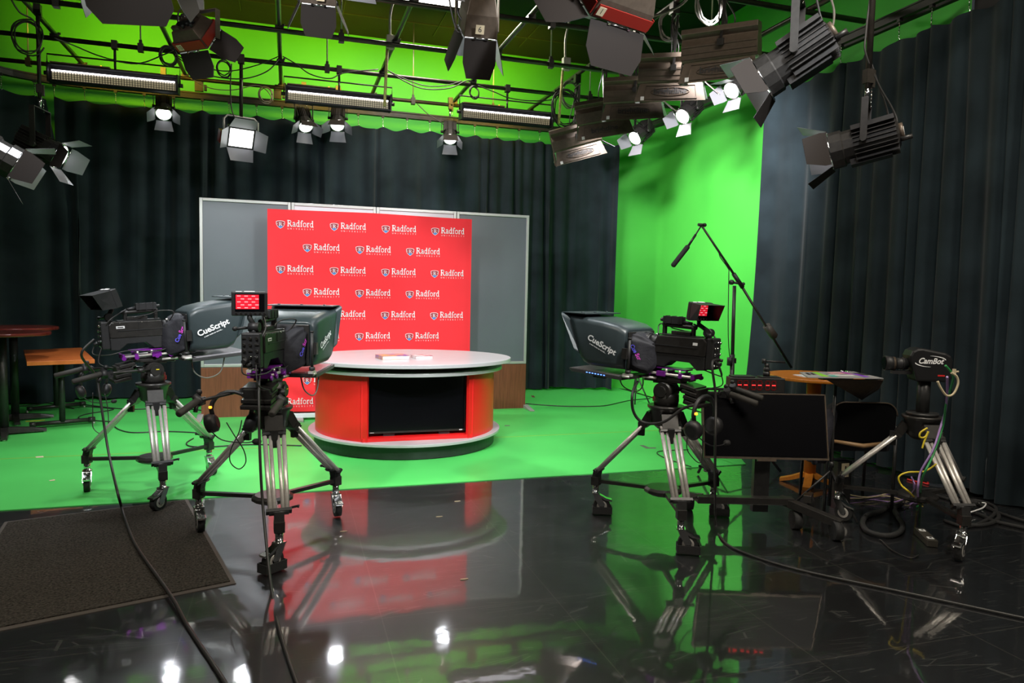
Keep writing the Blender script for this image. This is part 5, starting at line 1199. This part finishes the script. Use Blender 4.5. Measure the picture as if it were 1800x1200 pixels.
cb = thing('rail_clamp', 'small black metal clamps lying on the right side of the amber table', 'clamp', (tt0.x+.20, tt0.y-.12, hz2))
b = MB(); b.use(plast).box((0, 0, .014), (.13, .04, .026)).use(chrome).cyl((-.05, -.01, .025), (-.05, -.01, .05), .012).cyl((.02, -.025, .03), (.02, .025, .03), .018).cyl((.06, -.02, .03), (.06, .02, .03), .014); b.build('clamp_body', None, cb)
# test chart leaning flat on a music stand in front of the table
ct = [PD(1405, 655, 4.95), PD(1500, 654, 5.05), PD(1553, 666, 4.75), PD(1420, 664, 4.65)]
cen_ = sum(ct, Vector())/4
cs = thing('chart_stand', 'black folding stand holding the camera test chart beside the amber table', 'stand', (cen_.x, cen_.y, 0))
ch = thing('test_chart', 'grey board with green, pink and violet colour patches lying nearly flat by the amber table', 'test chart', tuple(cen_))
Q = [p-cen_ for p in ct]
b = MB(); b.use(mat('mid_grey_card', (.30, .30, .30), .6)).plate(Q, .006 if (Q[1]-Q[0]).cross(Q[2]-Q[0]).z > 0 else -.006)
def uv(u, v, h=.0075): p = Q[3].lerp(Q[2], u).lerp(Q[0].lerp(Q[1], u), v); return p+Vector((0, 0, h))
pc_ = [('patch_green', (.25, .62, .05)), ('patch_pink', (.75, .35, .40)), ('patch_violet', (.22, .05, .55)), ('patch_teal', (.05, .35, .3)), ('patch_magenta', (.5, .05, .45))]
for kx, (nm, cc_) in enumerate(pc_):
    u0 = (.20, .45, .78, .33, .70)[kx]; u1 = u0+(.10, .22, .08, .10, .07)[kx]; v0, v1 = ((.1, .9), (.55, .85), (.1, .6), (.1, .35), (.5, .9))[kx]
    b.use(mat(nm, cc_, .5)).plate([uv(u0, v0), uv(u1, v0), uv(u1, v1), uv(u0, v1)], .0005)
for u0 in (.06, .13, .86, .93): b.use(plast).plate([uv(u0, .4), uv(u0+.045, .4), uv(u0+.045, .75), uv(u0, .75)], .0005)
for u0 in (.34, .56): b.use(plast).plate([uv(u0, .45), uv(u0+.10, .45), uv(u0+.10, .52), uv(u0, .52)], .0005)
b.use(paper).plate([uv(.34, .3), uv(.72, .3), uv(.72, .42), uv(.34, .42)], .0004)
b.build('printed_board', None, ch)
# folded dark leaf hanging below the chart's right end
f0, f1, f2, f3 = PD(1452, 667, 4.75), PD(1553, 668, 4.75), PD(1545, 684, 4.9), PD(1515, 703, 4.95)
MB().plate([p-Vector((cen_.x, cen_.y, 0)) for p in (f0, f1, f2, f3)], .006).build('folded_leaf', brown, cs)
b = MB(); b.cyl((0, 0.0, .05), (0, 0, cen_.z-.012), .011).cyl((0, 0, .32), (0, 0, .36), .018)
b.box((0, 0, cen_.z-.022), (.25, .05, .008)); b.build('post', blackp, cs)
for k in range(3):
    a = radians(30+120*k); MB().cyl((0, 0, .30), (.26*cos(a), .26*sin(a), .012), .008, n=8).build('leg', blackp, cs)
# ---------------------------------------------------------------- chair with jacket
pcx = PD(1516, 745, 4.9)
t = thing('stacking_chair', 'black chair with pale wooden back edge, seen from behind in front of the right drape', 'chair', (pcx.x, pcx.y, 0), radians(-18))
zt_ = PD(1516, 706, 4.9).z; zbk = PD(1516, 778, 4.9).z
b = MB(); w_ = .225
pts = []
for i in range(9): a = pi-(pi*.5)*i/8; pts.append((-w_+.09+.09*cos(a), zt_-.09+.09*sin(a)))
for i in range(9): a = pi/2-(pi*.5)*i/8; pts.append((w_-.09+.09*cos(a), zt_-.09+.09*sin(a)))
pts += [(w_-.01, zbk+.02), (w_-.05, zbk), (-w_+.05, zbk-.005), (-w_+.01, zbk+.01)]
b.prism(pts, -.02, .02); b.build('backrest', mat('black_chair_fabric', (.004, .004, .0045), .95, spec=.05), t, bevel=.012)
MB().tube([(p[0], -.024, p[1]) for p in pts[:18]], .005, 6).build('back_trim', brown, t)
MB().tube([(-w_+.02, -.02, zbk+.01), (0, -.03, zbk-.018), (w_-.02, -.02, zbk+.01)], [.012, .016, .012], 8).build('lower_back_rail', mat('tan_wood_rail', (.32, .19, .09), .4), t)
b = MB(); b.box((0, .24, .45), (.44, .42, .06)); b.build('seat', nylon, t, bevel=.02)
for sx in (-1, 1):
    MB().tube([(sx*.235, .0, 0.0), (sx*.235, 0, zbk+.12)], .012, 8).build('leg', blackp, t)
    MB().tube([(sx*.235, .42, 0.0), (sx*.235, .40, .44), (sx*.2, .1, .43)], .012, 8).build('leg', blackp, t)
jk = thing('jacket', 'dark navy jacket slung over the left side of the black chair', 'jacket', (pcx.x-.22, pcx.y+.12, 0), radians(-18))
R = []
for z, wx, wy, ox in ((.34, .07, .06, -.03), (.42, .085, .085, -.03), (.50, .08, .09, -.025), (.58, .085, .095, -.01), (.66, .075, .09, .02), (.72, .05, .07, .055), (.755, .02, .03, .075)):
    R.append([(ox+wx*cos(a)*(1+.12*sin(3*a+z*20)), wy*sin(a)*(1+.12*sin(4*a+z*14)), z) for a in [2*pi*i/20 for i in range(20)]])
MB().loft(R).build('jacket_body', mat('navy_twill', (.022, .022, .032), .8, bump=.6, bscale=30), jk)
b = MB(); 
for k in range(3): b.tube(smooth_path([(-.05-.01*k, -.06, .60-.05*k), (-.09, -.07, .50-.05*k), (-.07, -.05, .42-.04*k)], 5), [.02]*11, 8)
b.build('sleeve', MATS['navy_twill'], jk)
# ---------------------------------------------------------------- boom stand with shotgun microphone
base = PZ(1281, 822, 0); Yb_ = base.y
def bp_(px, py): return PY(px, py, Yb_)
t = thing('boom_stand', 'black microphone boom stand rising against the green wall beside the right drape', 'microphone stand', (base.x, Yb_, 0))
O = Vector((base.x, Yb_, 0)); topp = bp_(1291, 502)-O; botp = Vector((0, 0, .35))
MB().cyl((0, 0, .30), topp*.5+Vector((0, 0, .2)), .019, n=12).cyl(topp*.45+Vector((0, 0, .15)), topp, .015, n=12).build('mast', blackp, t)
col = bp_(1283, 634)-O; b = MB(); b.cyl(col-Vector((0, 0, .04)), col+Vector((0, 0, .03)), .024).cyl(col, col+Vector((.05, 0, 0)), .008).box(col+Vector((.055, 0, 0)), (.01, .012, .045)); b.build('mast_collar', plast, t)
for k in range(3):
    a = radians(80+120*k); b = MB(); e = Vector((.42*cos(a), .42*sin(a), .015)); b.cyl((0, 0, .52), e, .011, n=8).cyl((0, 0, .22), e*.5+Vector((0, 0, .13)), .008, n=8); b.build('leg', blackp, t)
A = bp_(1233, 396)-O; Bm = bp_(1300, 497)-O; Cw = bp_(1347, 572)-O; Cw2 = bp_(1361, 591)-O; E_ = bp_(1391, 646)-O
MB().cyl(A, Bm, .0085, .011, n=10).cyl(Bm, E_, .011, n=10).build('boom_arm', blackm, t)
d = (Bm-A).normalized(); MB().cyl(Bm-d*.10, Bm+d*.05, .018).sphere(bp_(1286, 496)-O, .024, 12).sphere(bp_(1306, 499)-O, .017, 10).cyl(bp_(1286, 496)-O, bp_(1306, 499)-O, .01).build('swivel', plast, t)
MB().cyl(Cw, Cw2, .034, n=16).cyl(Cw2, Cw2+(Cw2-Cw)*.12, .02).build('counterweight', mat('grey_knurled_weight', (.07, .065, .06), .5, noise=.3, scale=80), t)
MB().tube(smooth_path([bp_(1246, 418)-O, bp_(1262, 440)-O, bp_(1266, 452)-O, bp_(1280, 472)-O, bp_(1281, 485)-O, bp_(1280, 560)-O, bp_(1281, 610)-O, bp_(1286, 650)-O, bp_(1287, 700)-O], 5), .004, 6).build('microphone_lead', cablem, t)
m1, m2, m3, m4 = bp_(1233, 396), bp_(1216, 423), bp_(1210, 432), bp_(1182, 468)
mi = thing('shotgun_microphone', 'long black foam-covered microphone hanging from the tip of the boom arm', 'microphone', tuple(m1))
MB().cyl((0, 0, 0), m2-m1, .006).cyl((m2-m1)*.6, m3-m1, .010).build('stem', plast, mi); MB().tube([m3-m1, (m3-m1)+(m4-m3)*.05, (m4-m1)-(m4-m3)*.04, m4-m1+Vector((0, 0, 0))], [.014, .021, .021, .012], 14).build('foam_windshield', rubber, mi)
MB().cyl((-.03, 0, .004), (.03, 0, .004), .013).sphere((.03, 0, .004), .017).build('hinge', plast, mi)
# small thin stand behind the right camera
a_, b2 = PZ(1116, 712), PZ(1142, 712); cs_ = (a_+b2)/2
t = thing('light_stand', 'thin black folding stand on the green floor behind the right camera tripod', 'stand', (cs_.x, cs_.y+.2, .007))
for k, e in enumerate((a_, b2, Vector((cs_.x+.1, cs_.y+.5, 0)))):
    MB().cyl((0, 0, .40), (e.x-cs_.x, e.y-cs_.y-.2, .005), .010, n=8).build('leg', blackp, t)
MB().cyl((0, 0, .14), (0, 0, .85), .013, n=10).build('pole', blackp, t)
b = MB(); b.bar((0, 0, .2), ((a_.x-cs_.x)*.55, (a_.y-cs_.y-.2)*.55, .185), .012, .005).bar((0, 0, .2), ((b2.x-cs_.x)*.55, (b2.y-cs_.y-.2)*.55, .185), .012, .005); b.build('brace', alum, t)
# ================================================================= CABLES AND MARKS ON THE GREEN FLOOR
def fl_c(label, pts, r=.006, m=None): return cable_thing(label, [PZ(x, y, .013) for x, y in pts], r, m, 'cables on the green floor')
fl_c('black cable crossing the green floor behind the left tripod', [(150, 711), (200, 717), (240, 719), (300, 716), (345, 720), (356, 721)])
fl_c('black cable loop on the green floor left of the left tripod', [(150, 714), (190, 717), (197, 720), (150, 728), (139, 735), (170, 739), (200, 741)])
fl_c('black cable running right from behind the left tripod to the desk base', [(190, 756), (198, 748), (210, 755), (235, 760), (290, 758), (345, 760)])
fl_c('black cable looping below the left tripod toward the desk', [(340, 770), (328, 778), (335, 784), (370, 785), (440, 781), (530, 783)])
fl_c('black cable on the green floor right of the desk, along the set panels', [(924, 709), (960, 712), (1010, 714), (1060, 713), (1090, 707), (1110, 703), (1143, 700)])
fl_c('dark cable curve on the green floor behind the right tripod', [(1210, 790), (1165, 792), (1155, 796), (1170, 805), (1200, 815), (1215, 820)], .004)
fl_c('black cable on the green floor near the rectangular table base', [(20, 664+50), (60, 712), (80, 708), (100, 711), (130, 718)], .006)
def tapem(label, pts, m, h=.0075):
    P = [PZ(x, y, h) for x, y in pts]; c = P[0].copy(); o = MB().plate([p-c for p in P], .0006).build('floor_tape_mark', m, loc=tuple(c)); return tag(o, label, 'tape mark')
gt = mat('grey_gaffer_tape', (.10, .13, .09), .7)
tapem('small maroon tape mark on the green floor right of the set panels', [(933, 695), (938, 695), (941, 698), (936, 698)], mat('maroon_tape', (.18, .02, .03), .6))
tapem('grey angled tape mark on the green floor behind the right tripod', [(1124, 782), (1131, 782), (1141, 786), (1153, 786), (1153, 788), (1136, 788)], gt)
tapem('short grey tape mark on the green floor right of the desk plinth', [(887, 747), (896, 747), (896, 748.5), (887, 748.5)], gt)
tapem('pale scuffed patch of tape on the green floor left of the left tripod', [(62, 802), (76, 801), (77, 803.5), (64, 804)], tape)
tapem('small pale scrap on the green floor in front of the left tripod', [(86, 844), (96, 842), (97, 844), (88, 845)], tape)
deb = mat('dried_leaf_scrap', (.35, .28, .18), .8)
for i, (x, y, l) in enumerate(((804, 881, 'small pale scrap on the black floor below the desk'), (772, 908, 'small pale scrap on the black floor, left of the one below the desk'), (604, 934, 'small pale scrap on the black floor right of the middle tripod'), (816, 1018, 'small pale scrap on the black floor in the middle foreground'))):
    p = PZ(x, y, .001); tag(MB().prism([(-.022, -.004), (.0, -.007), (.022, -.002), (.02, .005), (-.018, .006)], 0, .003, plane='xy').build('floor_scrap', deb, loc=tuple(p)), l, 'scrap')
